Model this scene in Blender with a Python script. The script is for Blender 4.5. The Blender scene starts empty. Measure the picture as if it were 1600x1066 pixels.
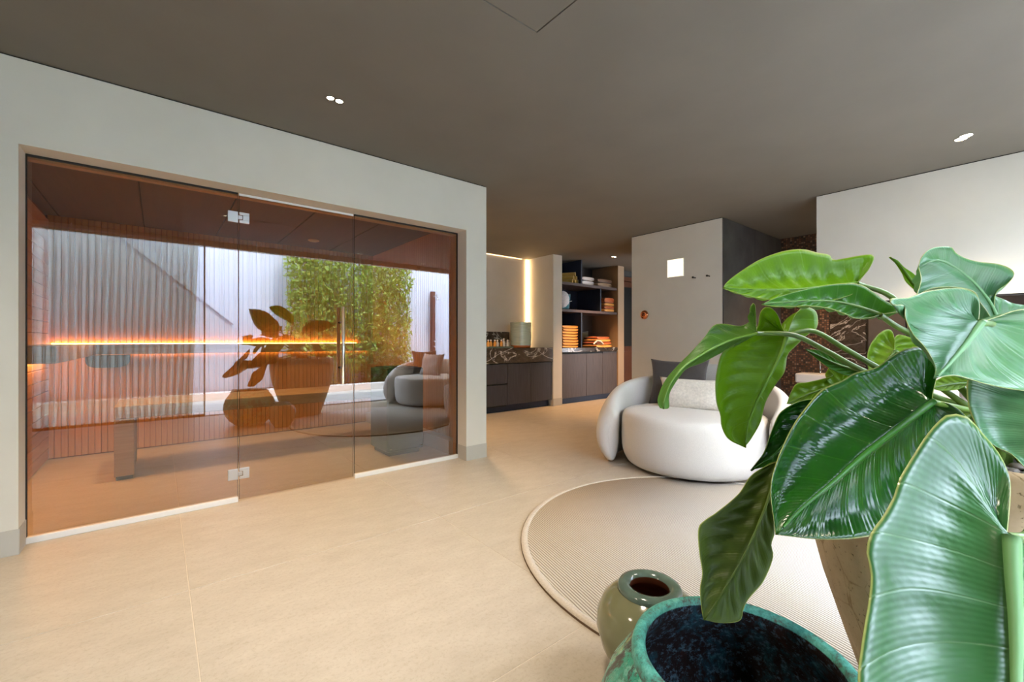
import bpy, math, random
from mathutils import Vector, Matrix, noise
random.seed(7)
PI = math.pi
sc = bpy.context.scene
col = sc.collection
# ---------------------------------------------------------------- camera
cam_d = bpy.data.cameras.new('camera'); cam = bpy.data.objects.new('camera', cam_d); col.objects.link(cam)
cam_d.lens = 15.21; cam_d.sensor_width = 36.0; cam_d.clip_start = 0.03; cam_d.clip_end = 200
cam.location = (0, 0, 1.05); cam.rotation_euler = (PI/2, 0, -math.radians(39.23))
sc.camera = cam
# ---------------------------------------------------------------- view, sky, sun
sc.view_settings.view_transform = 'Standard'; sc.view_settings.look = 'None'
sc.view_settings.exposure = 1.9; sc.view_settings.gamma = 1.0; sc.view_settings.use_curve_mapping = False
sc.cycles.use_denoising = True
sc.cycles.max_bounces = 9; sc.cycles.diffuse_bounces = 5; sc.cycles.glossy_bounces = 4
sc.cycles.transmission_bounces = 6; sc.cycles.transparent_max_bounces = 16
sc.cycles.sample_clamp_indirect = 6.0; sc.cycles.caustics_reflective = False; sc.cycles.caustics_refractive = False
SKY = 4.6
w = bpy.data.worlds.new('sky'); sc.world = w; w.use_nodes = True
wn = w.node_tree.nodes; wl = w.node_tree.links
bg = wn['Background']; bg.inputs['Strength'].default_value = SKY
tc = wn.new('ShaderNodeTexCoord'); sep = wn.new('ShaderNodeSeparateXYZ'); rmp = wn.new('ShaderNodeValToRGB')
wl.new(tc.outputs['Generated'], sep.inputs[0]); wl.new(sep.outputs['Z'], rmp.inputs[0]); wl.new(rmp.outputs[0], bg.inputs[0])
rmp.color_ramp.elements[0].color = (.86, .91, 1, 1); rmp.color_ramp.elements[1].color = (.62, .76, 1, 1)
sd = bpy.data.lights.new('sun', 'SUN'); sd.energy = 3.2; sd.angle = math.radians(3); sd.color = (1, .95, .86)
so = bpy.data.objects.new('sun', sd); col.objects.link(so)
so.rotation_euler = Vector((-.35, -1.0, -2.1)).to_track_quat('-Z', 'Y').to_euler()
# portal over the open patio side (guides sampling, gives off nothing itself)
pd = bpy.data.lights.new('patio_portal', 'AREA'); pd.shape = 'RECTANGLE'; pd.size = 7.1; pd.size_y = 2.36
po = bpy.data.objects.new('patio_portal', pd); col.objects.link(po); po.location = (1.36, -.74, 1.18); po.rotation_euler = (PI/2, 0, 0)
try:
    pd.cycles.is_portal = True
except Exception:
    pd.use_shadow = True; pd.energy = 0
# ---------------------------------------------------------------- helpers
def tag(o, label=None, cat=None, group=None, kind=None):
    if label: o['label'] = label
    if cat: o['category'] = cat
    if group: o['group'] = group
    if kind: o['kind'] = kind
    return o

class MB:
    def __init__(s): s.v = []; s.f = []; s.uv = None
    def box(s, x0, x1, y0, y1, z0, z1):
        n = len(s.v)
        s.v += [(x0,y0,z0),(x1,y0,z0),(x1,y1,z0),(x0,y1,z0),(x0,y0,z1),(x1,y0,z1),(x1,y1,z1),(x0,y1,z1)]
        s.f += [tuple(n+i for i in q) for q in ((0,3,2,1),(4,5,6,7),(0,1,5,4),(1,2,6,5),(2,3,7,6),(3,0,4,7))]
        return s
    def grid(s, rows, closed=False):
        n = len(s.v); m = len(rows[0])
        for r in rows: s.v += [tuple(p) for p in r]
        for i in range(len(rows)-1):
            for j in range(m if closed else m-1):
                k = (j+1) % m
                s.f.append((n+i*m+j, n+i*m+k, n+(i+1)*m+k, n+(i+1)*m+j))
        return s
    def cap(s, ring_start, m, flip=False):
        q = list(range(ring_start, ring_start+m)); s.f.append(tuple(q[::-1] if flip else q)); return s
    def lathe(s, prof, c=(0,0,0), seg=48):
        s.grid([[(c[0]+r*math.cos(2*PI*j/seg), c[1]+r*math.sin(2*PI*j/seg), c[2]+z) for j in range(seg)] for r, z in prof], True)
        return s
    def tube(s, pts, rad, seg=10, caps=True):
        pts = [Vector(p) for p in pts]; n0 = len(s.v); rows = []
        up = Vector((0.13, .21, 1)).normalized()
        for i, p in enumerate(pts):
            t = (pts[min(i+1, len(pts)-1)] - pts[max(i-1, 0)]).normalized()
            a = t.cross(up)
            if a.length < .05: a = t.cross(Vector((1, 0, 0)))
            a.normalize(); b = a.cross(t)
            r = rad(i/(len(pts)-1)) if callable(rad) else rad
            rows.append([p + a*r*math.cos(2*PI*j/seg) + b*r*math.sin(2*PI*j/seg) for j in range(seg)])
        s.grid(rows, True)
        if caps: s.cap(n0, seg); s.cap(n0+(len(rows)-1)*seg, seg, True)
        return s
    def build(s, name, m, parent=None, smooth=False, bevel=0, sub=0, loc=None, bseg=2, weld=False):
        me = bpy.data.meshes.new(name); me.from_pydata([tuple(v) for v in s.v], [], s.f); me.update()
        if s.uv:
            ul = me.uv_layers.new(name='UVMap')
            for lp in me.loops: ul.data[lp.index].uv = s.uv[lp.vertex_index]
        me.materials.append(m)
        if smooth: me.polygons.foreach_set('use_smooth', [True]*len(me.polygons))
        o = bpy.data.objects.new(name, me); col.objects.link(o)
        if loc: o.location = loc
        if parent is not None: o.parent = parent
        if bevel:
            b = o.modifiers.new('bevel', 'BEVEL'); b.width = bevel; b.segments = bseg; b.limit_method = 'ANGLE'
        if sub:
            b = o.modifiers.new('sub', 'SUBSURF'); b.levels = sub; b.render_levels = sub
        return o

def empty(name, loc=(0,0,0), rz=0):
    o = bpy.data.objects.new(name, None); col.objects.link(o); o.location = loc; o.rotation_euler = (0,0,rz); return o
def thing(name, label, cat, loc=(0,0,0), rz=0, group=None):
    return tag(empty(name, loc, rz), label, cat, group)
def box(name, m, x0, x1, y0, y1, z0, z1, parent=None, bevel=0):
    return MB().box(x0,x1,y0,y1,z0,z1).build(name, m, parent, bevel=bevel)
def struct(o): o['kind'] = 'structure'; return o
def copy_tree(o, parent=None):
    c = o.copy(); col.objects.link(c); c.parent = parent
    for ch in list(o.children): copy_tree(ch, c)
    return c
def catmull(ps, n):
    """n+1 points evenly spaced along a smooth curve through ps"""
    ps = [Vector(p) for p in ps]
    if len(ps) == 2: return [ps[0].lerp(ps[1], i/n) for i in range(n+1)]
    q = [ps[0]*2-ps[1]] + ps + [ps[-1]*2-ps[-2]]; d = []
    for i in range(1, len(q)-2):
        for k in range(8):
            t = k/8; a, b, c, e = q[i-1], q[i], q[i+1], q[i+2]
            d.append(.5*((2*b) + (c-a)*t + (2*a-5*b+4*c-e)*t*t + (3*b-a-3*c+e)*t**3))
    d.append(ps[-1])
    L = [0]
    for a, b in zip(d, d[1:]): L.append(L[-1]+(b-a).length)
    o = []; j = 0
    for i in range(n+1):
        t = L[-1]*i/n
        while j < len(L)-2 and L[j+1] < t: j += 1
        s_ = (t-L[j])/max(1e-9, L[j+1]-L[j]); o.append(d[j].lerp(d[j+1], min(1, s_)))
    return o
# ---------------------------------------------------------------- materials
class NT:
    def __init__(s, name):
        s.m = bpy.data.materials.new(name); s.m.use_nodes = True; s.t = s.m.node_tree; s.n = s.t.nodes; s.l = s.t.links
        s.p = s.n['Principled BSDF']; s.out = s.n['Material Output']
    def add(s, typ, **kw):
        n = s.n.new('ShaderNode'+typ)
        for k, v in kw.items():
            if k in n.inputs.keys() if isinstance(k, str) else False: s.put(v, n.inputs[k])
            else: setattr(n, k, v)
        return n
    def put(s, v, inp):
        if isinstance(v, bpy.types.NodeSocket): s.l.new(v, inp)
        else:
            if isinstance(v, tuple) and len(v) == 3 and inp.type == 'RGBA': v = v+(1,)
            inp.default_value = v
    def coord(s, sc_=(1,1,1), rot=(0,0,0), kind='Object'):
        c = s.add('TexCoord'); mp = s.add('Mapping'); s.l.new(c.outputs[kind], mp.inputs[0])
        mp.inputs['Scale'].default_value = sc_; mp.inputs['Rotation'].default_value = rot; return mp.outputs[0]
    def noise(s, vec, scale, detail=4, rough=.55, dist=0):
        n = s.add('TexNoise'); s.l.new(vec, n.inputs['Vector'])
        n.inputs['Scale'].default_value = scale; n.inputs['Detail'].default_value = detail; n.inputs['Roughness'].default_value = rough
        n.inputs['Distortion'].default_value = dist; return n.outputs[0]
    def ramp(s, fac, stops):
        r = s.add('ValToRGB'); s.l.new(fac, r.inputs[0]); e = r.color_ramp.elements
        while len(e) < len(stops): e.new(.5)
        for x, (p, c) in zip(e, stops): x.position = p; x.color = tuple(c)+((1,) if len(c) == 3 else ())
        return r.outputs[0]
    def mix(s, f, a, b, mode='MIX'):
        n = s.add('Mix', data_type='RGBA', blend_type=mode)
        s.put(f, n.inputs[0]); s.put(a, n.inputs[6]); s.put(b, n.inputs[7]); return n.outputs[2]
    def math(s, op, a, b=0.0):
        n = s.add('Math', operation=op); s.put(a, n.inputs[0]); s.put(b, n.inputs[1]); return n.outputs[0]
    def bump(s, h, strength=.3, dist=.01):
        b = s.add('Bump'); s.l.new(h, b.inputs['Height']); b.inputs['Strength'].default_value = strength; b.inputs['Distance'].default_value = dist
        s.l.new(b.outputs[0], s.p.inputs['Normal']); return b.outputs[0]
    def base(s, c, rough=.5, metal=0.0, spec=.5):
        s.put(c, s.p.inputs['Base Color']); s.put(rough, s.p.inputs['Roughness']); s.put(metal, s.p.inputs['Metallic'])
        s.put(spec, s.p.inputs['Specular IOR Level']); return s

def plain(name, c, rough=.6, metal=0, spec=.5, nz=0, nscale=30, bump=0):
    t = NT(name); v = t.coord()
    if nz:
        f = t.noise(v, nscale); cc = t.ramp(f, [(.3, tuple(x*(1-nz) for x in c)), (.7, tuple(min(1, x*(1+nz)) for x in c))])
    else: cc = c
    t.base(cc, rough, metal, spec)
    if bump: t.bump(t.noise(v, nscale*4), bump, .004)
    return t.m
def wood(name, a, b, axis='Z', rough=.5, fine=40, tone=0.0):
    t = NT(name); sc_ = {'Z': (1, 1, .06), 'X': (.06, 1, 1), 'Y': (1, .06, 1)}[axis]
    v = t.coord(sc_); f = t.noise(v, fine, 6, .6, .4); f2 = t.noise(t.coord((.8,.8,.3)), 4, 2)
    c = t.ramp(f, [(.3, a), (.7, b)])
    if tone:
        ri = t.add('ObjectInfo').outputs['Random']
        c = t.mix(t.math('MULTIPLY', ri, tone), c, tuple(x*.45 for x in a), 'MIX')
    c = t.mix(t.math('MULTIPLY', f2, .3), c, tuple(x*.6 for x in a))
    t.base(c, rough, 0, .35); t.bump(f, .12, .002); return t.m
def emit(name, c, s):
    t = NT(name); e = t.add('Emission'); t.put(c, e.inputs[0]); t.put(s, e.inputs[1]); t.l.new(e.outputs[0], t.out.inputs[0]); return t.m

M = {}
M['wall'] = plain('white_plaster', (.60, .575, .505), .85, nz=.03, nscale=3, bump=.05)
M['wall_far'] = M['wall']
M['wall_warm'] = plain('sand_plaster', (.55, .49, .41), .85, nz=.06, nscale=2, bump=.08)
M['ceil'] = plain('taupe_plaster', (.160, .146, .122), .9, nz=.05, nscale=2, bump=.25)
M['skirt'] = plain('skirting_paint', (.44, .42, .37), .7)
M['white'] = plain('white_paint', (.8, .79, .76), .5)
M['black'] = plain('black_gap', (.012, .011, .01), .7)
M['steel'] = plain('brushed_steel', (.55, .54, .52), .32, 1.0)
M['alu'] = plain('white_channel', (.72, .72, .70), .4)
M['chrome'] = plain('chrome', (.8, .8, .8), .08, 1.0)
M['copper'] = plain('copper', (.62, .25, .13), .2, 1.0)
M['slat'] = wood('cedar_slat', (.54, .27, .09), (.70, .39, .15), 'Z', .5, 40, .15)
M['board'] = wood('alder_board', (.50, .25, .11), (.66, .37, .18), 'Y', .5, 40, .2)
M['bench'] = wood('pale_bench_wood', (.36, .24, .12), (.48, .33, .18), 'X', .45, 40)
M['sceil'] = wood('dark_sauna_ceiling', (.085, .045, .024), (.12, .064, .034), 'Y', .5, 25, .15)
M['backing'] = plain('sauna_backing', (.20, .07, .02), .8)
M['dark_oak'] = wood('dark_stained_oak', (.036, .035, .042), (.062, .060, .070), 'Z', .45, 60)
M['lamplit_oak'] = wood('lamplit_dark_oak', (.060, .042, .034), (.10, .072, .056), 'Z', .45, 60)  # dark oak again, its colour browned to carry the warm lamp light
M['navy_oak'] = wood('navy_stained_oak', (.012, .018, .036), (.022, .030, .056), 'Z', .5, 60)
M['shelf'] = wood('walnut_shelf', (.050, .030, .024), (.085, .050, .038), 'X', .45, 50)
M['door_wood'] = wood('reddish_door_wood', (.085, .030, .014), (.13, .05, .022), 'Z', .4, 50)
M['heater'] = plain('heater_steel', (.03, .032, .03), .35, .6)
M['grey_plastic'] = plain('slate_plastic', (.035, .05, .05), .5)
def marble():
    t = NT('dark_marble'); v = t.coord((1.0,1.4,1.8), (.3,.6,.5))
    f = t.noise(v, 1.5, 5, .55, 1.2)
    r = t.math('ABSOLUTE', t.math('SUBTRACT', f, .5)); f2 = t.noise(v, .9, 3, .5, 1.5); r2 = t.math('ABSOLUTE', t.math('SUBTRACT', f2, .47))
    vein = t.ramp(r, [(0, (1,1,1)), (.010, (.25,.25,.25)), (.02, (0,0,0))]); v2 = t.ramp(r2, [(0, (1,1,1)), (.006, (0,0,0))])
    basec = t.ramp(t.noise(v, 12, 6, .7), [(.35, (.022,.018,.015)), (.7, (.075,.058,.045))])
    c = t.mix(vein, basec, (.50,.47,.43)); c = t.mix(v2, c, (.62,.60,.57)); t.base(c, .18); return t.m
M['marble'] = marble()
def mosaic():
    t = NT('brown_mosaic'); c = t.add('TexCoord'); mp = t.add('Mapping'); t.l.new(c.outputs['Object'], mp.inputs[0])
    mp.inputs['Rotation'].default_value = (0, PI/2, PI/2)
    b = t.add('TexBrick'); t.l.new(mp.outputs[0], b.inputs[0])
    # wall lies in the YZ plane: feed (y, z)
    sx = t.add('SeparateXYZ'); t.l.new(c.outputs['Object'], sx.inputs[0]); cb = t.add('CombineXYZ')
    t.l.new(sx.outputs[1], cb.inputs[0]); t.l.new(sx.outputs[2], cb.inputs[1]); t.l.new(cb.outputs[0], b.inputs[0])
    b.offset = 0; b.squash = 1
    for k, vv in (('Color1', (.20,.095,.045,1)), ('Color2', (.045,.032,.028,1)), ('Mortar', (.045,.035,.03,1))): b.inputs[k].default_value = vv
    b.inputs['Scale'].default_value = 1; b.inputs['Brick Width'].default_value = .026; b.inputs['Row Height'].default_value = .026
    b.inputs['Mortar Size'].default_value = .003; b.inputs['Mortar Smooth'].default_value = .1
    wn_ = t.add('TexWhiteNoise'); sn = t.add('Vector', ) if False else None
    fl = t.add('VectorMath', operation='SNAP'); t.l.new(cb.outputs[0], fl.inputs[0]); fl.inputs[1].default_value = (.026,.026,.026)
    t.l.new(fl.outputs[0], wn_.inputs['Vector'])
    cc = t.ramp(wn_.outputs['Value'], [(0, (.03,.022,.02)), (.4, (.09,.045,.025)), (.75, (.22,.10,.05)), (1, (.30,.20,.13))])
    cc = t.mix(b.outputs['Fac'], cc, (.05,.042,.036)); t.base(cc, .3)
    t.bump(t.math('SUBTRACT', 1.0, b.outputs['Fac']), .5, .003); return t.m
M['mosaic'] = mosaic()
M['slate'] = plain('dark_plaster_panel', (.075, .072, .068), .6, nz=.35, nscale=3, bump=.1)
M['taupe_panel'] = plain('taupe_panel', (.075, .068, .066), .6, nz=.1, nscale=6)
def stone_floor():
    t = NT('sand_limestone'); v = t.coord((1,2.2,1)); ri = t.add('ObjectInfo').outputs['Random']
    f = t.noise(v, 5, 8, .7, .3); g = t.noise(t.coord((1,1,1)), 70, 5, .75)
    c = t.ramp(f, [(.3, (.42,.37,.295)), (.7, (.51,.46,.38))]); c = t.mix(t.ramp(g, [(.35, (.4,.4,.4)), (.5, (0,0,0))]), c, (.32,.26,.18))
    c = t.mix(t.ramp(g, [(.62, (0,0,0)), (.75, (.6,.6,.6))]), c, (.60,.53,.43))
    c = t.mix(t.math('MULTIPLY', ri, .12), c, (.36,.30,.22))
    t.base(c, .42, 0, .45); t.bump(g, .06, .002); return t.m
M['tile'] = stone_floor()
M['grout'] = plain('light_grout', (.62, .55, .45), .8)
def tinted_glass(name, tint, refl, rough=0.0):
    t = NT(name); tr = t.add('BsdfTransparent'); t.put(tint, tr.inputs[0]); g = t.add('BsdfGlossy'); g.inputs['Roughness'].default_value = rough
    g.inputs[0].default_value = (1,1,1,1)
    fr = t.add('LayerWeight'); fr.inputs[0].default_value = .28
    f = t.math('ADD', t.math('MULTIPLY', fr.outputs['Fresnel'], .55), refl)
    mx = t.add('MixShader'); t.l.new(f, mx.inputs[0]); t.l.new(tr.outputs[0], mx.inputs[1]); t.l.new(g.outputs[0], mx.inputs[2])
    t.l.new(mx.outputs[0], t.out.inputs[0]); return t.m
M['sauna_glass'] = tinted_glass('bronze_sauna_glass', (.62, .50, .37), .125)
M['glass_edge'] = plain('dark_glass_edge', (.02,.012,.01), .2)
M['window_glass'] = tinted_glass('clear_window_glass', (.93, .95, .95), .01)
def fabric(name, c, scale=300, nz=.12, sheen=.2, bump=.35):
    t = NT(name); v = t.coord(); f = t.noise(v, scale, 2, .6); cc = t.ramp(f, [(.3, tuple(x*(1-nz) for x in c)), (.7, tuple(min(1, x*(1+nz)) for x in c))])
    t.base(cc, .95, 0, .15); t.p.inputs['Sheen Weight'].default_value = sheen; t.bump(f, bump, .003); return t.m
M['boucle'] = fabric('white_boucle', (.64,.62,.585), 260, .06)
M['cushion_dark'] = fabric('taupe_linen', (.065,.057,.054), 200, .15)
M['cushion_cream'] = fabric('cream_tufted', (.66,.62,.55), 60, .12, .2, .9)
M['cushion_grey'] = fabric('light_grey_linen', (.42,.40,.37), 200)
M['towel_orange'] = fabric('orange_towel', (.66,.31,.075), 150)
M['towel_rust'] = fabric('rust_towel', (.42,.11,.035), 150)
M['towel_yellow'] = fabric('mustard_towel', (.55,.36,.09), 150)
M['towel_white'] = fabric('white_towel', (.62,.58,.54), 150)
M['towel_brown'] = fabric('brown_towel', (.17,.10,.065), 150)
M['towel_tan'] = fabric('tan_towel', (.30,.20,.12), 150)
M['olive'] = fabric('olive_cushion', (.07,.055,.02), 100)
M['fluffy'] = fabric('fluffy_white', (.7,.7,.72), 90, .2, .3, 1.0)
M['teal_fabric'] = fabric('teal_pillow', (.06,.22,.26), 150)
def rug_mat():
    t = NT('ribbed_rug'); c = t.coord((1,1,1), (0,0,-math.radians(-13.6)))
    sx = t.add('SeparateXYZ'); t.l.new(c, sx.inputs[0])
    s_ = t.math('SINE', t.math('MULTIPLY', sx.outputs[0], 2*PI/.0128))
    n = t.noise(t.coord(), 220, 2)
    k = t.ramp(t.math('ADD', t.math('MULTIPLY', s_, .5), .5), [(.05, (.19,.155,.13)), (.28, (.68,.655,.605))])
    cc = t.mix(t.math('MULTIPLY', n, .35), k, (.52,.49,.44)); t.base(cc, .95, 0, .1)
    t.bump(t.math('ADD', s_, t.math('MULTIPLY', n, .6)), .5, .003); return t.m
M['rug'] = rug_mat()
M['rug_edge'] = fabric('rug_border', (.50,.44,.36), 150)
M['rug_base'] = plain('rug_dark_rim', (.10,.06,.03), .8)
def patina(name, inner=False):
    t = NT(name); v = t.coord(); f = t.noise(v, 7, 8, .7, .8); g = t.noise(t.coord((1,1,.6)), 16, 8, .75, .3); h = t.noise(v, 60, 6, .8)
    if inner:
        c = t.ramp(g, [(.35, (.014,.010,.010)), (.50, (.035,.018,.016)), (.60, (.03,.09,.12)), (.72, (.14,.36,.42))])
        c = t.mix(t.ramp(h, [(.53, (0,0,0)), (.60, (.7,.7,.7))]), c, (.16,.28,.38))
        c = t.mix(t.ramp(f, [(.6, (0,0,0)), (.7, (.7,.7,.7))]), c, (.10,.03,.02)); t.base(c, .75, 0, .2)
    else:
        c = t.ramp(f, [(.36, (.035,.26,.16)), (.5, (.04,.32,.23)), (.60, (.30,.36,.08)), (.7, (.20,.13,.05))])
        c = t.mix(t.ramp(g, [(.50, (0,0,0)), (.54, (1,1,1))]), c, (.055,.052,.042))
        c = t.mix(t.ramp(t.noise(v, 11, 8, .75), [(.56, (0,0,0)), (.6, (1,1,1))]), c, (.17,.44,.34))
        t.base(c, t.ramp(g, [(.4, (.2,.2,.2)), (.6, (.5,.5,.5))]))
    t.bump(g, .25, .004); return t.m
M['patina'] = patina('patinated_metal'); M['patina_in'] = patina('patinated_inside', True)
def rim_pat():
    t = NT('patina_rim'); h = t.noise(t.coord(), 30, 8, .8); c = t.ramp(h, [(.38, (.06,.07,.06)), (.5, (.06,.32,.26)), (.65, (.16,.50,.42))])
    t.base(c, .5); t.bump(h, .3, .003); return t.m
M['rim'] = rim_pat()
def celadon():
    t = NT('celadon_glaze'); f = t.noise(t.coord(), 4, 3); c = t.ramp(f, [(.3, (.16,.17,.085)), (.7, (.24,.23,.13))])
    t.base(c, .12); return t.m
M['celadon'] = celadon(); M['clay'] = plain('red_clay_inside', (.20,.05,.015), .5); M['celadon_rim'] = plain('blue_green_rim', (.10,.15,.12), .15, nz=.3, nscale=8)
def stonepot():
    t = NT('cracked_stone_pot'); v = t.coord(); vo = t.add('TexVoronoi', feature='DISTANCE_TO_EDGE'); t.l.new(t.coord((2.2,2.2,1.1)), vo.inputs[0]); vo.inputs['Scale'].default_value = 5
    dd = t.math('ADD', vo.outputs[0], t.math('MULTIPLY', t.noise(v, 18, 5, .7), .12))
    crack = t.ramp(dd, [(.055, (0,0,0)), (.075, (1,1,1))]); f = t.noise(v, 8, 6, .7)
    pores = t.ramp(t.noise(v, 90, 3, .6), [(.30, (0,0,0)), (.36, (1,1,1))])
    c = t.ramp(f, [(.3, (.43,.325,.20)), (.7, (.56,.44,.28))]); c = t.mix(crack, (.33,.235,.13), c); c = t.mix(pores, (.22,.17,.10), c)
    t.base(c, .85, 0, .2); t.bump(t.mix(.5, crack, pores), .3, .004); return t.m
M['stonepot'] = stonepot()
M['pebble'] = plain('mixed_pebbles', (.16,.13,.10), .5, nz=.6, nscale=25)
M['soil'] = plain('dark_soil', (.03,.022,.016), .9)
def leaf_mat(name, a, b, vein, trans, gloss=.28, coat=.0):
    t = NT(name); uv = t.add('TexCoord').outputs['UV']; sx = t.add('SeparateXYZ'); t.l.new(uv, sx.inputs[0])
    s_, tt = sx.outputs[0], sx.outputs[1]          # s 0..1..: |s| distance from rib, t along
    f = t.noise(t.coord(), 6, 4, .6); c = t.ramp(f, [(.35, a), (.65, b)])
    q = t.math('FRACT', t.math('MULTIPLY', t.math('SUBTRACT', tt, t.math('MULTIPLY', s_, .16)), 9.0))
    line = t.ramp(t.math('ABSOLUTE', t.math('SUBTRACT', q, .5)), [(.0, (1,1,1)), (.035, (0,0,0))])
    c = t.mix(t.math('MULTIPLY', line, .38), c, vein)
    ribm = t.ramp(s_, [(.0, (1,1,1)), (.05, (0,0,0))]); c = t.mix(t.math('MULTIPLY', ribm, .7), c, vein)
    edge = t.ramp(s_, [(.975, (0,0,0)), (.992, (1,1,1))]); c = t.mix(edge, c, (.34,.38,.10))
    fine = t.math('SINE', t.math('MULTIPLY', t.math('SUBTRACT', tt, t.math('MULTIPLY', s_, .16)), 420.0))
    t.base(c, gloss, 0, .5+coat*.5); bn = t.bump(t.math('ADD', t.math('MULTIPLY', fine, .25), t.math('MULTIPLY', line, -2.0)), .22, .0018)
    tl = t.add('BsdfTranslucent'); tcol = t.mix(.6, c, (.38,.62,.015)); t.l.new(tcol, tl.inputs[0])
    mx = t.add('MixShader'); mx.inputs[0].default_value = trans
    t.l.new(t.p.outputs[0], mx.inputs[1]); t.l.new(tl.outputs[0], mx.inputs[2]); t.l.new(mx.outputs[0], t.out.inputs[0]); return t.m
LM = {'light': leaf_mat('leaf_light', (.12,.27,.006), (.19,.36,.010), (.25,.42,.08), .45, .38, -.5),
      'mid': leaf_mat('leaf_mid', (.03,.14,.006), (.06,.21,.010), (.2,.36,.08), .30, .36, -.4),
      'lightdark': leaf_mat('leaf_mixed', (.05,.15,.015), (.10,.22,.03), (.3,.42,.15), .32, .36, -.4),
      'dark': leaf_mat('leaf_dark', (.006,.07,.004), (.014,.105,.006), (.05,.20,.012), .14, .2),
      'pale': leaf_mat('leaf_pale', (.06,.20,.07), (.10,.27,.11), (.3,.42,.25), .20, .36, .9),
      'shiny': leaf_mat('leaf_shiny', (.02,.11,.02), (.04,.16,.04), (.22,.36,.18), .15, .30, .9),
      'old': leaf_mat('leaf_old', (.045,.075,.008), (.085,.13,.012), (.12,.17,.02), .22, .45, -.5),
      'yellow': leaf_mat('leaf_yellow', (.20,.34,.02), (.26,.42,.03), (.40,.52,.12), .45)}
M['petiole'] = plain('petiole_green', (.12,.21,.03), .35, nz=.3, nscale=20)
RIB = {'dark': plain('rib_dark', (.03,.17,.012), .35), 'shiny': plain('rib_pale', (.16,.33,.12), .4), 'pale': plain('rib_soft', (.16,.34,.14), .4), 'light': plain('rib_light', (.13,.27,.02), .4), 'lightdark': plain('rib_light', (.13,.27,.02), .4), 'old': plain('rib_old', (.09,.15,.02), .45)}
M['dry'] = plain('dry_leaf', (.30,.10,.03), .5, nz=.5, nscale=20)
M['patio'] = plain('pale_patio_stone', (.62,.60,.56), .7, nz=.08, nscale=8)
M['kerb'] = plain('white_kerb', (.75,.74,.72), .6)
M['clad'] = plain('white_cladding', (.66,.71,.82), .6, nz=.03, nscale=2)
M['clad2'] = plain('grey_white_cladding', (.55,.58,.66), .6)
M['rust'] = plain('rusty_steel', (.10,.045,.035), .6, nz=.3)
def foliage(name, a, b, tr=.35):
    t = NT(name); c = t.ramp(t.noise(t.coord(), 9, 3), [(.3, a), (.7, b)]); t.base(c, .45)
    tl = t.add('BsdfTranslucent'); t.l.new(c, tl.inputs[0]); mx = t.add('MixShader'); mx.inputs[0].default_value = tr
    t.l.new(t.p.outputs[0], mx.inputs[1]); t.l.new(tl.outputs[0], mx.inputs[2]); t.l.new(mx.outputs[0], t.out.inputs[0]); return t.m
M['bamboo'] = foliage('bamboo_leaves', (.20,.34,.04), (.50,.64,.14)); M['culm'] = plain('bamboo_culm', (.22,.20,.06), .5)
M['shrub'] = foliage('shrub_leaves', (.03,.10,.03), (.08,.22,.05)); M['fern'] = foliage('fern_leaves', (.22,.30,.04), (.40,.34,.08)); M['flower'] = plain('white_petals', (.8,.8,.8), .6)
def curtain_mat():
    t = NT('sheer_curtain'); tr = t.add('BsdfTransparent'); tr.inputs[0].default_value = (.58,.62,.54,1)
    d = t.add('BsdfDiffuse'); d.inputs[0].default_value = (.28,.19,.09,1); tl = t.add('BsdfTranslucent'); tl.inputs[0].default_value = (.28,.19,.08,1)
    a1 = t.add('AddShader') if False else t.add('MixShader'); a1.inputs[0].default_value = .55
    t.l.new(d.outputs[0], a1.inputs[1]); t.l.new(tl.outputs[0], a1.inputs[2])
    lw = t.add('LayerWeight'); lw.inputs[0].default_value = .45; f = t.math('ADD', t.math('MULTIPLY', lw.outputs['Facing'], .75), .16)
    mx = t.add('MixShader'); t.l.new(t.math('MINIMUM', f, 1.0), mx.inputs[0]); t.l.new(tr.outputs[0], mx.inputs[1]); t.l.new(a1.outputs[0], mx.inputs[2])
    t.l.new(mx.outputs[0], t.out.inputs[0]); return t.m
M['curtain'] = curtain_mat()
M['led'] = emit('led_warm', (1,.42,.10), 16); M['led_niche'] = emit('led_niche', (1,.62,.28), 6); M['led_under'] = emit('led_under', (1,.56,.24), 16)
M['lamp_sq'] = emit('wall_lamp_panel', (1,.80,.50), .6); M['fill_lens'] = emit('fill_lens_dim', (1,.80,.55), 1.5); M['spot'] = emit('downlight_lens', (1,.80,.55), 25)
# ================================================================ SETTING
ZC = 2.45
def tiles(name, x0, x1, y0, y1, gx, gy, s, m, grout, holes=(), z=0.0, th=.02):
    fl = struct(MB().box(x0, x1, y0, y1, z-.12, z-th).build(name, grout)); cache = {}
    nx0 = math.floor((x0-gx)/s); nx1 = math.ceil((x1-gx)/s); ny0 = math.floor((y0-gy)/s); ny1 = math.ceil((y1-gy)/s)
    for i in range(nx0, nx1):
        for j in range(ny0, ny1):
            a, b, c, d = max(x0, gx+i*s), min(x1, gx+(i+1)*s), max(y0, gy+j*s), min(y1, gy+(j+1)*s)
            if b-a < .02 or d-c < .02: continue
            k = (round(b-a, 3), round(d-c, 3))
            if k not in cache:
                me = MB().box(-(b-a)/2+.0013, (b-a)/2-.0013, -(d-c)/2+.0013, (d-c)/2-.0013, -th-.002, 0)
                o = me.build('tile', m, fl, bevel=.0012, loc=((a+b)/2, (c+d)/2, z)); cache[k] = o
            else:
                o = cache[k].copy(); col.objects.link(o); o.parent = fl; o.location = ((a+b)/2, (c+d)/2, z)
    MB().box(x0, x1, y0, y1, z-th-.001, z-.0016).build('grout', grout, fl)
    return fl
tiles('floor', -2.2, 8.6, -.76, 6.0, .10, 1.07, 1.2, M['tile'], M['grout'])
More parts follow.
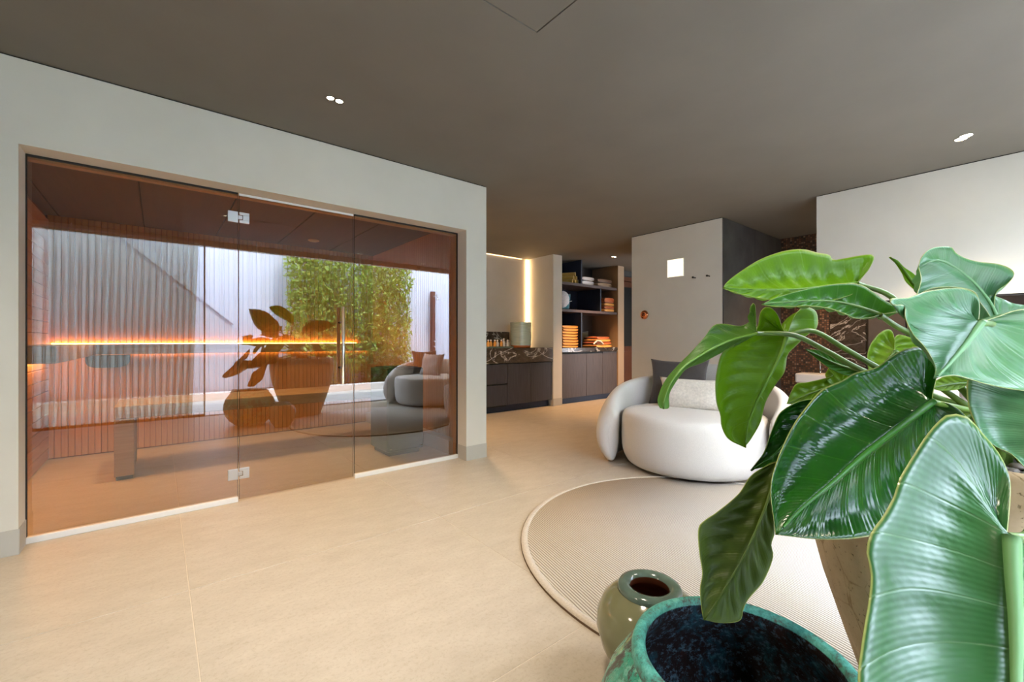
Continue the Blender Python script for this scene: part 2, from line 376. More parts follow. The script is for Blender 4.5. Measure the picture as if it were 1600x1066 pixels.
# ceiling with the flush access panel
cl = struct(MB().box(-2.2, .755, -.78, 6.1, ZC, ZC+.15).box(1.331, 8.6, -.78, 6.1, ZC, ZC+.15).box(.755, 1.331, -.78, .874, ZC, ZC+.15)
            .box(.755, 1.331, 1.452, 6.1, ZC, ZC+.15).box(.755, 1.331, .874, 1.452, ZC+.03, ZC+.15).build('ceiling', M['ceil']))
box('access_panel', M['ceil'], .761, 1.325, .88, 1.446, ZC+.001, ZC+.02, cl)
# sauna front wall with the opening
WY, WX = 3.185, 2.30
struct(box('wall_side', M['wall'], 2.282, WX, 3.33, 5.75, 0, ZC-.008))
w1 = struct(MB().box(-2.2, -.535, WY, 3.33, 0, ZC-.008).box(-.535, 2.085, WY, 3.33, 2.022, ZC-.008).box(2.085, WX, WY, 3.33, 0, ZC-.008)
            .build('wall_front', M['wall']))
box('shadow_gap', M['black'], -2.2, WX-.004, WY+.006, 3.32, ZC-.0085, ZC+.001, w1)
struct(box('baseboard_front', M['skirt'], -2.2, -.533, WY-.003, WY+.02, 0, .125)); struct(box('baseboard_corner', M['skirt'], 2.083, WX+.003, WY-.003, 5.6, 0, .125))
struct(box('baseboard_side', M['skirt'], -.537, -.531, WY, 3.325, 0, .125))
struct(box('wall_left', M['wall'], -2.35, -2.2, -.78, 6.1, 0, ZC)); struct(box('wall_back', M['wall_warm'], WX, 5.0, 5.60, 5.75, 0, ZC))
struct(box('wall_rear', M['wall'], -2.2, WX-.22, 5.66, 5.8, 0, ZC))
# vanity pier, tan end wall, corridor
pr_ = struct(box('wall_pier', M['wall'], 4.925, 5.125, 4.98, 5.75, 0, ZC))
box('skirting', M['skirt'], 4.923, 5.127, 4.977, 4.99, 0, .12, pr_)
struct(box('wall_niche', M['taupe_panel'], 5.125, 6.61, 5.60, 5.75, 0, ZC)); struct(box('wall_end', plain('tan_plaster', (.36,.255,.16), .8), 6.61, 6.79, 4.98, 5.75, 0, ZC))
struct(box('wall_corridor', M['slate'], 8.45, 8.6, 2.2, 6.0, 0, ZC)); struct(box('wall_passage', M['slate'], 6.79, 8.5, 5.25, 5.4, 0, ZC))
d2 = struct(empty('door_2', (0,0,0)))
MB().box(6.80, 6.88, 5.13, 5.22, 0, 2.3).box(7.72, 7.80, 5.13, 5.22, 0, 2.3).box(6.80, 7.80, 5.13, 5.22, 2.22, 2.3).build('door_frame', M['door_wood'], d2, bevel=.003)
MB().box(6.89, 7.71, 5.15, 5.20, .01, 2.21).build('door_leaf', M['door_wood'], d2)
MB().box(6.97, 7.63, 5.135, 5.15, .95, 2.1).build('glass_pane', M['heater'], d2); MB().box(6.97, 7.63, 5.135, 5.15, .1, .85).build('lower_panel', M['door_wood'], d2, bevel=.004)
# white block with the wall lamp, dark side cladding
wb = struct(MB().box(4.93, 6.62, 2.285, 3.49, 0, ZC-.008).build('wall_block', M['wall'])); box('shadow_gap', M['black'], 4.936, 6.61, 2.29, 3.48, ZC-.0085, ZC+.001, wb)
wc = struct(empty('wall_cladding')); 
for a, b in ((4.935, 5.775), (5.781, 6.62)): box('panel', M['slate'], a, b, 2.268, 2.284, 0, ZC-.01, wc, .001)
# bathroom back wall seen under the white header
struct(box('wall_mosaic', M['mosaic'], 6.62, 6.75, 1.70, 2.29, 0, ZC)); struct(box('wall_marble', M['marble'], 6.60, 6.75, 1.345, 1.70, 0, ZC))
wp = struct(box('wall_bathroom', M['black'], 6.64, 6.75, -.78, 1.345, 0, ZC))
y = 1.325
while y > -.7: box('panel', M['taupe_panel'], 6.60, 6.64, max(y-.34, -.78), y-.006, 0, ZC-.001, wp, .002); y -= .345
wr = struct(box('wall_right', M['wall'], 4.92, 5.02, -.78, 1.376, 1.405, ZC-.008)); box('lower_frame', M['black'], 4.925, 5.015, -.78, 1.372, 1.39, 1.4045, wr)
box('shadow_gap', M['black'], 4.926, 5.01, -.77, 1.37, ZC-.0085, ZC+.001, wr)
# ---------------------------------------------------------------- sauna cabin
BY = 5.56; LX = -.765; RX = 2.19; SZ = 2.165
sb = struct(MB().box(LX-.02, RX+.03, BY+.012, BY+.08, 0, SZ+.05).build('wall_sauna_back', M['backing'])); proto = None
def slat_row(parent, n, f, build):
    p0 = None
    for i in range(n):
        if p0 is None: p0 = build(); p0.location = f(0)
        else:
            o = p0.copy(); col.objects.link(o); o.parent = parent; o.location = f(i)
            o.rotation_euler = p0.rotation_euler
slat_row(sb, 68, lambda i: (LX+.024+i*.0435, BY, 0), lambda: MB().box(-.0200, .0200, -.012, .012, .01, SZ).build('slat', M['slat'], sb, bevel=.002))
sr = struct(MB().box(RX+.012, RX+.09, 3.335, BY+.08, 0, SZ+.05).build('wall_sauna_right', M['backing']))
slat_row(sr, 50, lambda i: (RX, 3.40+i*.0435, 0), lambda: MB().box(-.012, .012, -.0200, .0200, .01, SZ).build('slat', M['slat'], sr, bevel=.002))
sl = struct(MB().box(LX-.09, LX-.012, 3.335, BY+.08, 0, SZ+.05).build('wall_sauna_left', M['backing']))
slat_row(sl, 21, lambda i: (LX, (3.34+BY)/2, .06+i*.1005), lambda: MB().box(-.012, .012, -(BY-3.35)/2, (BY-3.35)/2, -.0475, .0475).build('board', M['board'], sl, bevel=.003))
sce = struct(MB().box(LX-.09, RX+.09, 3.335, BY+.08, SZ+.018, SZ+.06).build('ceiling_sauna', M['black']))
edges = [LX-.05, -.69, -.11, .47, 1.05, 1.63, RX+.05]
for a, b in zip(edges, edges[1:]): box('panel', M['sceil'], a+.005, b-.005, 3.34, BY+.03, SZ, SZ+.018, sce, .002)
struct(box('trim_2', M['slat'], 2.075, 2.165, 3.345, 3.39, .0, SZ))
struct(box('trim_3', M['slat'], -.56, 2.165, 3.345, 3.39, 2.00, SZ))
t = thing('ceiling_speaker', 'small round pale fitting flush in the dark sauna ceiling', 'speaker', (1.328, 5.10, SZ))
MB().lathe([(0,-.012),(.045,-.012),(.058,-.006),(.06,0)], seg=28).build('cover', M['skirt'], t, True)
# ledge (backrest) with LED
t = thing('wall_ledge', 'continuous thick pale wooden ledge with a glowing edge along the sauna walls', 'ledge', (0,0,0))
MB().box(LX+.014, RX-.016, BY-.13, BY-.035, .925, 1.022).build('back_board', M['bench'], t, bevel=.005)
MB().box(LX+.014, LX+.33, 3.42, BY-.132, .925, 1.022).build('side_board', M['bench'], t, bevel=.005)
MB().box(LX+.03, 1.95, BY-.034, BY-.022, 1.0, 1.028).build('light_strip', M['led'], t)
MB().box(LX+.04, LX+.065, 3.5, BY-.2, .905, .922).build('side_light_strip', M['led_under'], t)
MB().box(LX+.03, 2.1, BY-.033, BY-.018, .930, .940).build('lower_light_strip', emit('led_lower', (1,.56,.24), 2.5), t)
# lower bench
t = thing('sauna_bench', 'long pale wooden sauna bench on a slab leg, lit along its top', 'bench', (-.26, 4.38, 0))
for k in range(5): MB().box(.0, 2.42, .004+k*.112, .004+k*.112+.106, .46, .556).build('seat_plank', M['bench'], t, bevel=.008)
MB().box(.0, .115, .0, .10, .03, .458).box(.0, .115, .46, .56, .03, .458).box(.004,.111,.10,.46,.03,.458).build('leg', M['bench'], t, bevel=.004)
MB().box(.01, .105, .02, .54, .0, .03).build('foot', M['black'], t)
# heater
t = thing('sauna_heater', 'dark steel sauna heater box standing near the slatted end wall', 'heater', (1.59, 3.72, 0))
MB().box(0, .36, 0, .40, .04, .80).build('body', M['heater'], t, bevel=.012); MB().box(.03, .33, .03, .37, 0, .04).build('plinth', M['black'], t)
for k in range(2): MB().lathe([(0,-.003),(.011,-.003),(.012,.003),(0,.004)], seg=14).build('foot_screw', M['chrome'], t, True).location = (.03+k*.3, -.005, .07)
MB().box(.04, .32, .04, .36, .80, .806).build('top_grille', M['black'], t)
t = thing('head_rest', 'dark grey curved sauna headrest hanging on the slatted back wall', 'headrest', (-.36, 5.44, .865))
hr = [(.145*math.copysign(abs(math.cos(a))**.5, math.cos(a)), .045-.10*abs(math.sin(a))**.5) for a in [PI*i/20 for i in range(21)]]
o = MB().grid([[(x, y, z) for x, z in hr] for y in (-.05, .08)], True); o.cap(0, 21); o.cap(21, 21, True); o.build('shell', M['grey_plastic'], t, bevel=.004)
MB().box(-.15, .15, -.05, .10, .045, .055).build('top_rail', M['grey_plastic'], t, bevel=.003)
# glass front
GY = 3.332
def pane(name, label, x0, x1, z0, z1):
    g = struct(empty(name))
    MB().box(x0, x1, GY, GY+.0005, z0, z1)
    me = MB(); me.v = [(x0,GY,z0),(x1,GY,z0),(x1,GY,z1),(x0,GY,z1)]; me.f = [(0,1,2,3)]
    me.build('glass', M['sauna_glass'], g)
    e = .003
    MB().box(x0, x0+e, GY+.001, GY+.009, z0, z1).box(x1-e, x1, GY+.001, GY+.009, z0, z1).build('polished_edge', M['glass_edge'], g)
    return g
g1 = pane('window_1', '', -.533, .402, .03, 2.019); g3 = pane('window_2', '', 1.160, 2.083, .03, 2.019); g2 = pane('door_1', '', .408, 1.154, .012, 2.005)
MB().box(-.533, .402, GY-.018, GY+.02, 0, .032).build('floor_channel', M['alu'], g1, bevel=.002); MB().box(1.160, 2.083, GY-.018, GY+.02, 0, .032).build('floor_channel', M['alu'], g3, bevel=.002)
MB().box(-.533, .402, GY-.004, GY+.014, 2.012, 2.022).build('head_seal', M['black'], g1); MB().box(1.160, 2.083, GY-.004, GY+.014, 2.012, 2.022).build('head_seal', M['black'], g3)
MB().box(.408, 1.154, GY+.0, GY+.012, 2.006, 2.020).build('head_rail', M['alu'], g2); MB().box(-.5345,-.530,GY-.006,GY+.014,0,2.02).build('side_seal', M['black'], g1); MB().box(2.081,2.0845,GY-.006,GY+.014,0,2.02).build('side_seal', M['black'], g3)
for z in (1.86, .18):
    h = MB().box(.345, .402, GY-.012, GY-.002, z-.035, z+.035).box(.402, .425, GY-.012, GY-.002, z-.013, z+.013).build('hinge', M['steel'], g2, bevel=.002)
    MB().box(.408, .465, GY-.0125, GY-.002, z+.016, z+.035).box(.408,.465,GY-.0125,GY-.002,z-.035,z-.016).box(.428,.465,GY-.0125,GY-.002,z-.016,z+.016).build('hinge_plate', M['steel'], h, bevel=.002)
hb = MB().tube([(1.06, GY-.055, z) for z in (.735, 1.305)], .0125, 18).build('handle', M['steel'], g2, True)
for z in (.85, 1.19): MB().tube([(1.06, GY-.055, z), (1.06, GY+.05, z)], .008, 12).build('handle_post', M['heater'], hb, True)
MB().box(1.048, 1.072, GY+.04, GY+.066, .735, 1.305).build('inner_handle', M['slat'], g2, bevel=.005)
# ---------------------------------------------------------------- vanity
t = thing('vanity_cabinet', 'dark stained oak vanity cabinet under the thick marble counter', 'cabinet', (2.9, 5.0, 0))
MB().box(0, 2.02, .03, .595, .10, .715).build('body', M['dark_oak'], t); MB().box(0, 2.0, .07, .59, 0, .10).build('plinth', M['navy_oak'], t)
for x0, x1 in ((.0,.545),(.55,1.095)):
    for z0, z1 in ((.425,.712),(.105,.405)):
        dw = MB().box(x0+.003, x1-.003, 0, .028, z0, z1).build('drawer', M['dark_oak'], t, bevel=.002)
        MB().box(x0+.01, x1-.01, .012, .029, z0-.018, z0-.001).build('grip_recess', M['black'], dw)
for x0, x1 in ((1.10,1.555),(1.56,2.015)): MB().box(x0, x1, 0, .028, .105, .712).build('door', M['dark_oak'], t, bevel=.002)
tag(box('vanity_counter', M['marble'], 2.9, 4.92, 4.985, 5.596, .722, .945, bevel=.003), 'thick dark marble counter with white veins between end wall and pier', 'counter')
tag(box('marble_backsplash', M['marble'], 3.6, 4.50, 5.575, 5.598, .947, 1.20, bevel=.002), 'low dark marble splashback behind the little bottles', 'splashback')
t = thing('niche_light', 'warm upright light strip in the corner beside the pier', 'light strip', (4.905, 5.57, 1.70))
MB().box(-.028, .014, .01, .024, -.74, .74).build('diffuser', M['led_niche'], t)
t = thing('top_light', 'thin warm light strip at the top of the vanity wall', 'light strip', (3.6, 5.585, 2.435))
MB().box(-1.2, 1.18, .004, .012, .004, .012).build('diffuser', emit('led_niche_dim', (1,.62,.28), 1.6), t)
t = thing('ribbed_vase', 'tall green grey ribbed glass cylinder with an amber foot on the vanity', 'vase', (4.44, 5.22, .946))
rv = MB(); rows = []
for z in [i/40 for i in range(41)]: rows.append([((.165+.002*math.sin(z*240))*math.cos(2*PI*j/40), (.165+.002*math.sin(z*240))*math.sin(2*PI*j/40), .035+z*.36) for j in range(40)])
rv.grid(rows, True); rv.lathe([(.165,.395),(.155,.398),(.15,.39),(.148,.06),(.0,.055)], seg=40)
tv = NT('ribbed_celadon_glass'); tv.base(tv.ramp(tv.noise(tv.coord((1,1,30)), 6, 3), [(.3, (.28,.34,.27)), (.7, (.48,.52,.42))]), .2); rv.build('body', tv.m, t, True)
MB().lathe([(0,0),(.15,0),(.158,.01),(.158,.03),(.15,.036),(0,.036)], seg=36).build('foot', plain('amber_glass', (.45,.11,.02), .15), t, True)
tag(MB().box(3.74, 4.22, 5.13, 5.29, .946, .956).box(3.74, 4.22, 5.13, 5.135, .956, .968).box(3.74, 4.22, 5.285, 5.29, .956, .968).box(3.74, 3.745, 5.135, 5.285, .956, .968).box(4.215, 4.22, 5.135, 5.285, .956, .968)
    .build('tray', M['celadon_rim']), 'flat greenish tray carrying the row of little bottles on the vanity', 'tray')
amb = plain('amber_liquid', (.60,.28,.06), .1); bw = plain('clear_bottle', (.55,.52,.46), .08); cap = plain('bottle_cap', (.65,.62,.58), .3)
bl = ['amber bottle nearest the end wall on the vanity tray','second little amber bottle from the end wall','third little bottle on the tray, honey coloured','fourth little bottle on the tray, pale','fifth little bottle on the tray, honey coloured','sixth little bottle on the tray, with a taller neck','clear bottle next to the ribbed cylinder']
for i, lb in enumerate(bl):
    t = thing('bottle', lb, 'bottle', (3.79+i*.062, 5.20+.02*(i%2), .9565), 0, 'little bottles on the vanity tray'); hh = .095 if i != 5 else .115
    MB().lathe([(0,0),(.022,0),(.024,.006),(.024,hh*.72),(.012,hh*.82),(.011,hh)], seg=16).build('glass_body', amb if i in (0,1,2,4) else bw, t, True)
    MB().lathe([(.013,hh),(.013,hh+.018),(0,hh+.019)], seg=14).build('cap', cap, t, True)
# ---------------------------------------------------------------- towel shelves
SX0, SX1 = 5.13, 6.605
t = thing('towel_cabinet', 'low dark stained oak cabinet below the towel shelves', 'cabinet', (SX0, 5.0, 0))
MB().box(0, SX1-SX0, .03, .59, .09, .862).build('body', M['dark_oak'], t); MB().box(0, SX1-SX0, .05, .58, 0, .09).build('plinth', M['navy_oak'], t)
for x0, x1 in ((.004,.62),(.624,1.06),(1.064,1.47)):
    d = MB().box(x0, x1, 0, .028, .10, .835 if x0 < 1 else .86).build('door', M['lamplit_oak'], t, bevel=.002)
MB().box(.03, 1.10, .012, .03, .838, .862).build('grip_recess', M['black'], t)
tag(box('cabinet_top', M['marble'], SX0, SX1+.0, 4.985, 5.596, .864, .935, bevel=.002), 'thin brown marble top on the low towel cabinet', 'worktop')
t = thing('towel_shelves', 'dark wooden shelving with staggered uprights above the low cabinet', 'shelf unit', (SX0, 5.0, .936))
MB().box(0, SX1-SX0-.002, .0, .56, .602, .646).build('shelf', M['shelf'], t, bevel=.002); MB().box(0, SX1-SX0-.002, .0, .56, 1.052, 1.098).build('shelf', M['shelf'], t, bevel=.002)
for x, z0, z1 in ((.49,0,.601),(1.0,.647,1.051),(.49,1.099,1.508)): MB().box(x, x+.024, .005, .56, z0, z1).build('divider', M['navy_oak'], t)
MB().box(0, .49, .562, .592, 0, .60).box(0.0, 1.0, .562, .592, .648, 1.05).box(0, .49, .562, .592, 1.1, 1.5).build('back_panel', M['navy_oak'], t)
MB().box(.515, .80, .562, .592, 0, .60).build('marble_panel', M['marble'], t)
def folded(label, x, y, z, wx, wy, h, m, group, rz=0):
    o = MB()
    rows = []; n = 14
    for i in range(9):
        yy = -wy/2 + wy*i/8; k = 1.0 if 0 < i < 8 else .93
        ring = []
        for j in range(n*2):
            a = 2*PI*j/(n*2); cx = math.copysign(abs(math.cos(a))**.45, math.cos(a)); sz = math.copysign(abs(math.sin(a))**.6, math.sin(a))
            ring.append((cx*wx/2*k*(1+.015*noise.noise(Vector((i, j, z*9)))), yy, h/2+sz*h/2*k*.98))
        rows.append(ring)
    o.grid(rows, True); o.cap(0, n*2); o.cap(8*n*2, n*2, True)
    ob = o.build('folded_towel', m, None, True, loc=(x, y, z)); ob.rotation_euler = (0,0,rz)
    return tag(ob, label, 'towel', group)
ords = ['topmost','second from the top','third from the top','fourth from the top','fourth from the bottom','third from the bottom','second from the bottom','lowest']
z0 = .937
for i in range(8):
    folded('%s folded orange yellow towel of the tall stack on the cabinet' % ords[7-i].capitalize(), 5.40+random.uniform(-.012,.012), 5.21, z0+i*.0475, .40, .34, .047, M['towel_orange'], 'orange yellow towels in the tall stack', random.uniform(-.03,.03))
zz = 1.583
for i, lb in enumerate(['Lowest rust orange towel by the tan wall on the middle shelf','Second lowest rust orange towel by the tan wall','Third lowest rust orange towel by the tan wall','Thick rust red towel topping the short stack by the tan wall']):
    h = .052 if i < 3 else .10
    folded(lb, 6.39, 5.18, zz, .30, .34, h, M['towel_orange'] if i < 3 and i % 2 == 0 else M['towel_rust'], 'rust towels on the middle shelf', 0); zz += h+.001
for i, (lb, x, z, m) in enumerate([('Lower folded white towel on the top shelf', 5.83, 2.035, 'towel_white'), ('Upper folded white towel with a dark patch on the top shelf', 5.83, 2.105, 'towel_white'),
                     ('Lower folded tan towel beside the white ones on the top shelf', 6.29, 2.035, 'towel_tan'), ('Upper folded brown towel beside the white ones on the top shelf', 6.29, 2.105, 'towel_brown')]):
    folded(lb, x, 5.20, z, .34 if i < 2 else .44, .34, .068, M[m], 'folded towels on the top shelf')
def rolled(label, x, z, y=5.20):
    o = MB(); rows = [[((.036-.002*(i in (0, 6)))*(1+.05*math.sin(a*5))*math.cos(a), -.15+.05*i, .036*math.sin(a)) for a in [2*PI*j/20 for j in range(20)]] for i in range(7)]
    o.grid(rows, True)
    sp = []
    for i in range(60):
        a = i*.35; r = .034*(1-i/60); sp.append((r*math.cos(a), -.152-(.006*math.sin(i*.9)**2), r*math.sin(a)))
    n0 = len(o.v); o.cap(0, 20); o.cap(6*20, 20, True)
    ob = o.build('rolled_towel', M['towel_yellow'], None, True, loc=(x, y, z)); ob.rotation_euler = (0,0,.5)
    return tag(ob, label, 'towel', 'rolled mustard towels')
for lb, x, z in [('Rolled mustard towel, bottom row, farthest from the upright',5.40,2.072),('Rolled mustard towel, middle of the bottom row',5.475,2.072),('Rolled mustard towel, bottom row, next to the upright',5.55,2.072),
                 ('Rolled mustard towel in the middle row, farther from the upright',5.437,2.135),('Rolled mustard towel in the middle row, nearer the upright',5.512,2.135),('Rolled mustard towel topping the little pyramid',5.475,2.198)]: rolled(lb, x, z)
def cushion(name, label, cat, m, sx, sy, th, loc, rot, parent=None, pinch=.12, puff=1.0, group=None, crease=0.0):
    n = 22; o = MB()
    for side in (1, -1):
        rows = []
        for i in range(n+1):
            r = []
            for j in range(n+1):
                u, v = -1+2*i/n, -1+2*j/n
                k = 1-pinch*(1-abs(v)**2.2)*abs(u)**3; l = 1-pinch*(1-abs(u)**2.2)*abs(v)**3
                h = ((1-abs(u)**3.2)*(1-abs(v)**3.2))**.55
                wv = crease*noise.noise(Vector((u*1.7+loc[0]*3, v*1.7, side)))*h
                r.append((u*sx/2*k*1, side*(h*th/2*puff+.003)+wv, v*sy/2*l))
            rows.append(r if side < 0 else r[::-1])
        o.grid(rows)
    ob = o.build(name, m, parent, True, loc=loc); ob.rotation_euler = rot
    wd = ob.modifiers.new('weld', 'WELD'); wd.merge_threshold = .007
    return tag(ob, label, cat, group)
cushion('blanket_cushion', 'Dark olive cushion lying behind the striped towel roll on the cabinet', 'cushion', M['olive'], .50, .30, .14, (6.02, 5.42, 1.085), (.12, 0, 0))
cushion('teal_pillow', 'small teal cushion with a white starfish pattern on the middle shelf', 'cushion', M['teal_fabric'], .38, .30, .10, (5.44, 5.24, 1.735), (.15, 0, .25))
tp = bpy.data.objects['teal_pillow']; s_ = MB()
for k in range(3):
    a = k*PI/3+.2; s_.tube([(.05+.19*math.cos(a)*q, -.058+.035*abs(q), .14*math.sin(a)*q) for q in (-1,-.6,-.2,.2,.6,1)], .006, 6)
s_.build('star_stripe', M['towel_white'], tp, True)
o = MB(); rows = []
for i in range(15):
    a = PI*i/14; rows.append([((.115+.02*noise.noise(Vector((i*.9, j*.7, 3)))) * math.sin(a)*math.cos(2*PI*j/20), (.10+.02*noise.noise(Vector((i*.9, j*.7, 9))))*math.sin(a)*math.sin(2*PI*j/20), .14*math.cos(a)) for j in range(20)])
tag(o.grid(rows, True).build('fluffy_sponge', M['fluffy'], None, True, loc=(5.27, 5.10, 1.752)), 'fluffy white pompom standing against the teal cushion', 'sponge')
t = thing('striped_towel', 'rolled orange towel with cream stripe lying on the marble cabinet top', 'towel', (6.27, 5.20, .937))
for k, (a, b, h, zz) in enumerate([(.24,.17,.055,0),(.235,.165,.05,.054),(.22,.16,.05,.103),(.20,.15,.045,.152)]):
    rows = [[(a*k2*math.copysign(abs(math.cos(q))**.6, math.cos(q)), yy, zz+h/2+h/2*math.copysign(abs(math.sin(q))**.7, math.sin(q))) for q in [2*PI*j/20 for j in range(20)]] for yy, k2 in ((-b,.9),(-b*.8,1),(0,1),(b*.8,1),(b,.9))]
    o = MB().grid(rows, True); o.cap(0,20); o.cap(80,20,True); o.build('fold', M['towel_rust'] if k % 2 else M['towel_orange'], t, True)
MB().tube([(-.235,-.12,.06),(-.20,-.172,.12),(-.12,-.178,.11),(-.04,-.175,.06)], .014, 8).build('cream_stripe', M['towel_white'], t, True)
# ---------------------------------------------------------------- fixtures on the walls
t = thing('wall_lamp', 'glowing square recessed lamp in the white wall block', 'lamp', (4.93, 2.854, 1.95))
MB().box(-.004, .0, -.106, .106, -.106, .106).build('panel', M['lamp_sq'], t)
MB().box(-.008,.0,-.112,-.106,-.112,.112).box(-.008,.0,.106,.112,-.112,.112).box(-.008,.0,-.106,.106,-.112,-.106).box(-.008,.0,-.106,.106,.106,.112).build('frame', M['white'], t)
for lb, y in (('small dark coat hook nearer the square lamp', 2.60), ('small dark coat hook farther from the square lamp', 2.43)):
    t = thing('coat_hook', lb, 'hook', (4.93, y, 1.80), 0, 'hooks on the white block')
    MB().tube([(0,0,0),(-.05,0,0)], .007, 12).build('pin', M['heater'], t, True); MB().tube([(-.05,0,0),(-.062,0,0)], .012, 14).build('knob', M['heater'], t, True)
t = thing('copper_knob', 'round shiny copper dial on the white wall block', 'dial', (4.93, 3.29, 1.393))
o = MB().lathe([(.055,0),(.06,.008),(.052,.02),(.03,.026),(0,.022)], seg=32).build('dial', M['copper'], t, True); o.rotation_euler = (0,-PI/2,0)
o = MB().lathe([(.024,.024),(.022,.04),(0,.042)], seg=24).build('button', plain('dark_copper', (.2,.06,.03), .15, 1), t, True); o.rotation_euler = (0,-PI/2,0)
def downlight(label, x, y, dx, power, size=1.5, blend=.8, lens=.018, gap=.05, tilt=(0,0), lm='spot', c=(1,.74,.45)):
    t = thing('downlight', label, 'ceiling light', (x, y, ZC)); 
    for s in (-1, 1):
        MB().lathe([(0,-.003),(lens,-.003),(lens+.001,0)], (s*gap/2*math.cos(dx), s*gap/2*math.sin(dx), 0), 16).build('lens', M[lm], t)
    o = MB().lathe([(lens+.001,0.0),(lens+.002,-.004),(lens+.006,-.004),(lens+.008,0)], (-gap/2*math.cos(dx), -gap/2*math.sin(dx), 0), 20); o.lathe([(lens+.001,0.0),(lens+.002,-.004),(lens+.006,-.004),(lens+.008,0)], (gap/2*math.cos(dx), gap/2*math.sin(dx), 0), 20)
    o.build('ring', M['ceil'], t, True)
    l = bpy.data.lights.new('downlight_beam', 'SPOT'); l.energy = power; l.color = c; l.spot_size = size; l.spot_blend = blend; l.shadow_soft_size = .03 if lm == 'spot' else .12
    lo = bpy.data.objects.new('downlight_beam', l); col.objects.link(lo); lo.location = (x, y, ZC-.02); lo.rotation_euler = (tilt[0], tilt[1], 0); return t
downlight('double downlight in front of the sauna glass', .79, 2.59, 0, 52)
downlight('bright double downlight near the white header wall', 4.28, .34, .6, 60, lens=.03)
downlight('double downlight in front of the towel shelves', 5.85, 4.49, 0, 80, c=(1,.56,.26))
for lb, x, y in (('added fill light above the open floor before the sauna', .60, .90), ('added fill light above the sofa by the patio', 2.5, -.25), ('added fill light near the left wall', -1.2, 1.6), ('added fill light above the patio edge by the header wall', 3.7, -.42)):
    downlight(lb, x, y, 0, 34, 2.5, lm='fill_lens', c=(1,.84,.66))  # unseen lamps added as fill light for the room
# further spots added to brighten corridor, bathroom and sauna, kept out of view
for (x, y, p, s) in ((3.9, 4.2, 60, 1.6), (7.6, 4.0, 60, 1.6), (6.05, 1.4, 60, 1.9), (2.2, .9, 60, 1.6), (-.9, 1.2, 60, 1.7)):
    pass
def fill_spot(x, y, p, s, z=ZC-.02, c=(1,.74,.45)):
    l = bpy.data.lights.new('fill_beam', 'SPOT'); l.energy = p; l.color = c; l.spot_size = s; l.spot_blend = .8; l.shadow_soft_size = .04
    lo = bpy.data.objects.new('fill_beam', l); col.objects.link(lo); lo.location = (x, y, z)
for lb, x, y, p in (('added fill light behind the sauna corner over the passage', 2.72, 4.3, 60), ('added fill light behind the white wall block', 7.6, 3.9, 50), ('added fill light in the bathroom behind the header wall', 5.9, 1.2, 45)):
    downlight(lb, x, y, 0, p, 2.3, lm='fill_lens', c=(1,.60,.30))  # hidden lamps added for warm light in passage, corridor and bathroom
fill_spot(.1, 4.3, 30, 1.75, SZ-.03, (1,.68,.40)); fill_spot(1.328, 4.6, 26, 1.75, SZ-.03, (1,.68,.40))  # added beams without fittings, brightening the sauna cabin
# ---------------------------------------------------------------- washbasin corner glimpsed behind the leaves
t = thing('wash_basin', 'small white basin on the mosaic wall behind the leaves', 'basin', (6.30, 1.78, .52))
MB().box(0, .30, -.22, .22, 0, .12).build('bowl', M['white'], t, bevel=.02); MB().tube([(.2,.0,.12),(.2,.0,.30),(.08,.0,.30),(.08,0,.27)], .01, 10).build('tap', M['chrome'], t, True)
# ---------------------------------------------------------------- rug
RC = (2.29, 1.03); RR = 1.075
rg = thing('round_rug', 'large round cream rug with fine brown ribs under the two round sofas', 'rug', (RC[0], RC[1], 0))
MB().lathe([(0,.014),(RR-.035,.014),(RR-.034,.010)], seg=120).build('ribbed_field', M['rug'], rg, True)
MB().lathe([(RR-.036,.008),(RR-.034,.015),(RR-.018,.0175),(RR-.003,.014),(RR,.008)], seg=120).build('border', M['rug_edge'], rg, True)
MB().lathe([(RR+.001,.009),(RR+.002,.0),(0,.0005)], seg=120).build('backing', M['rug_base'], rg)
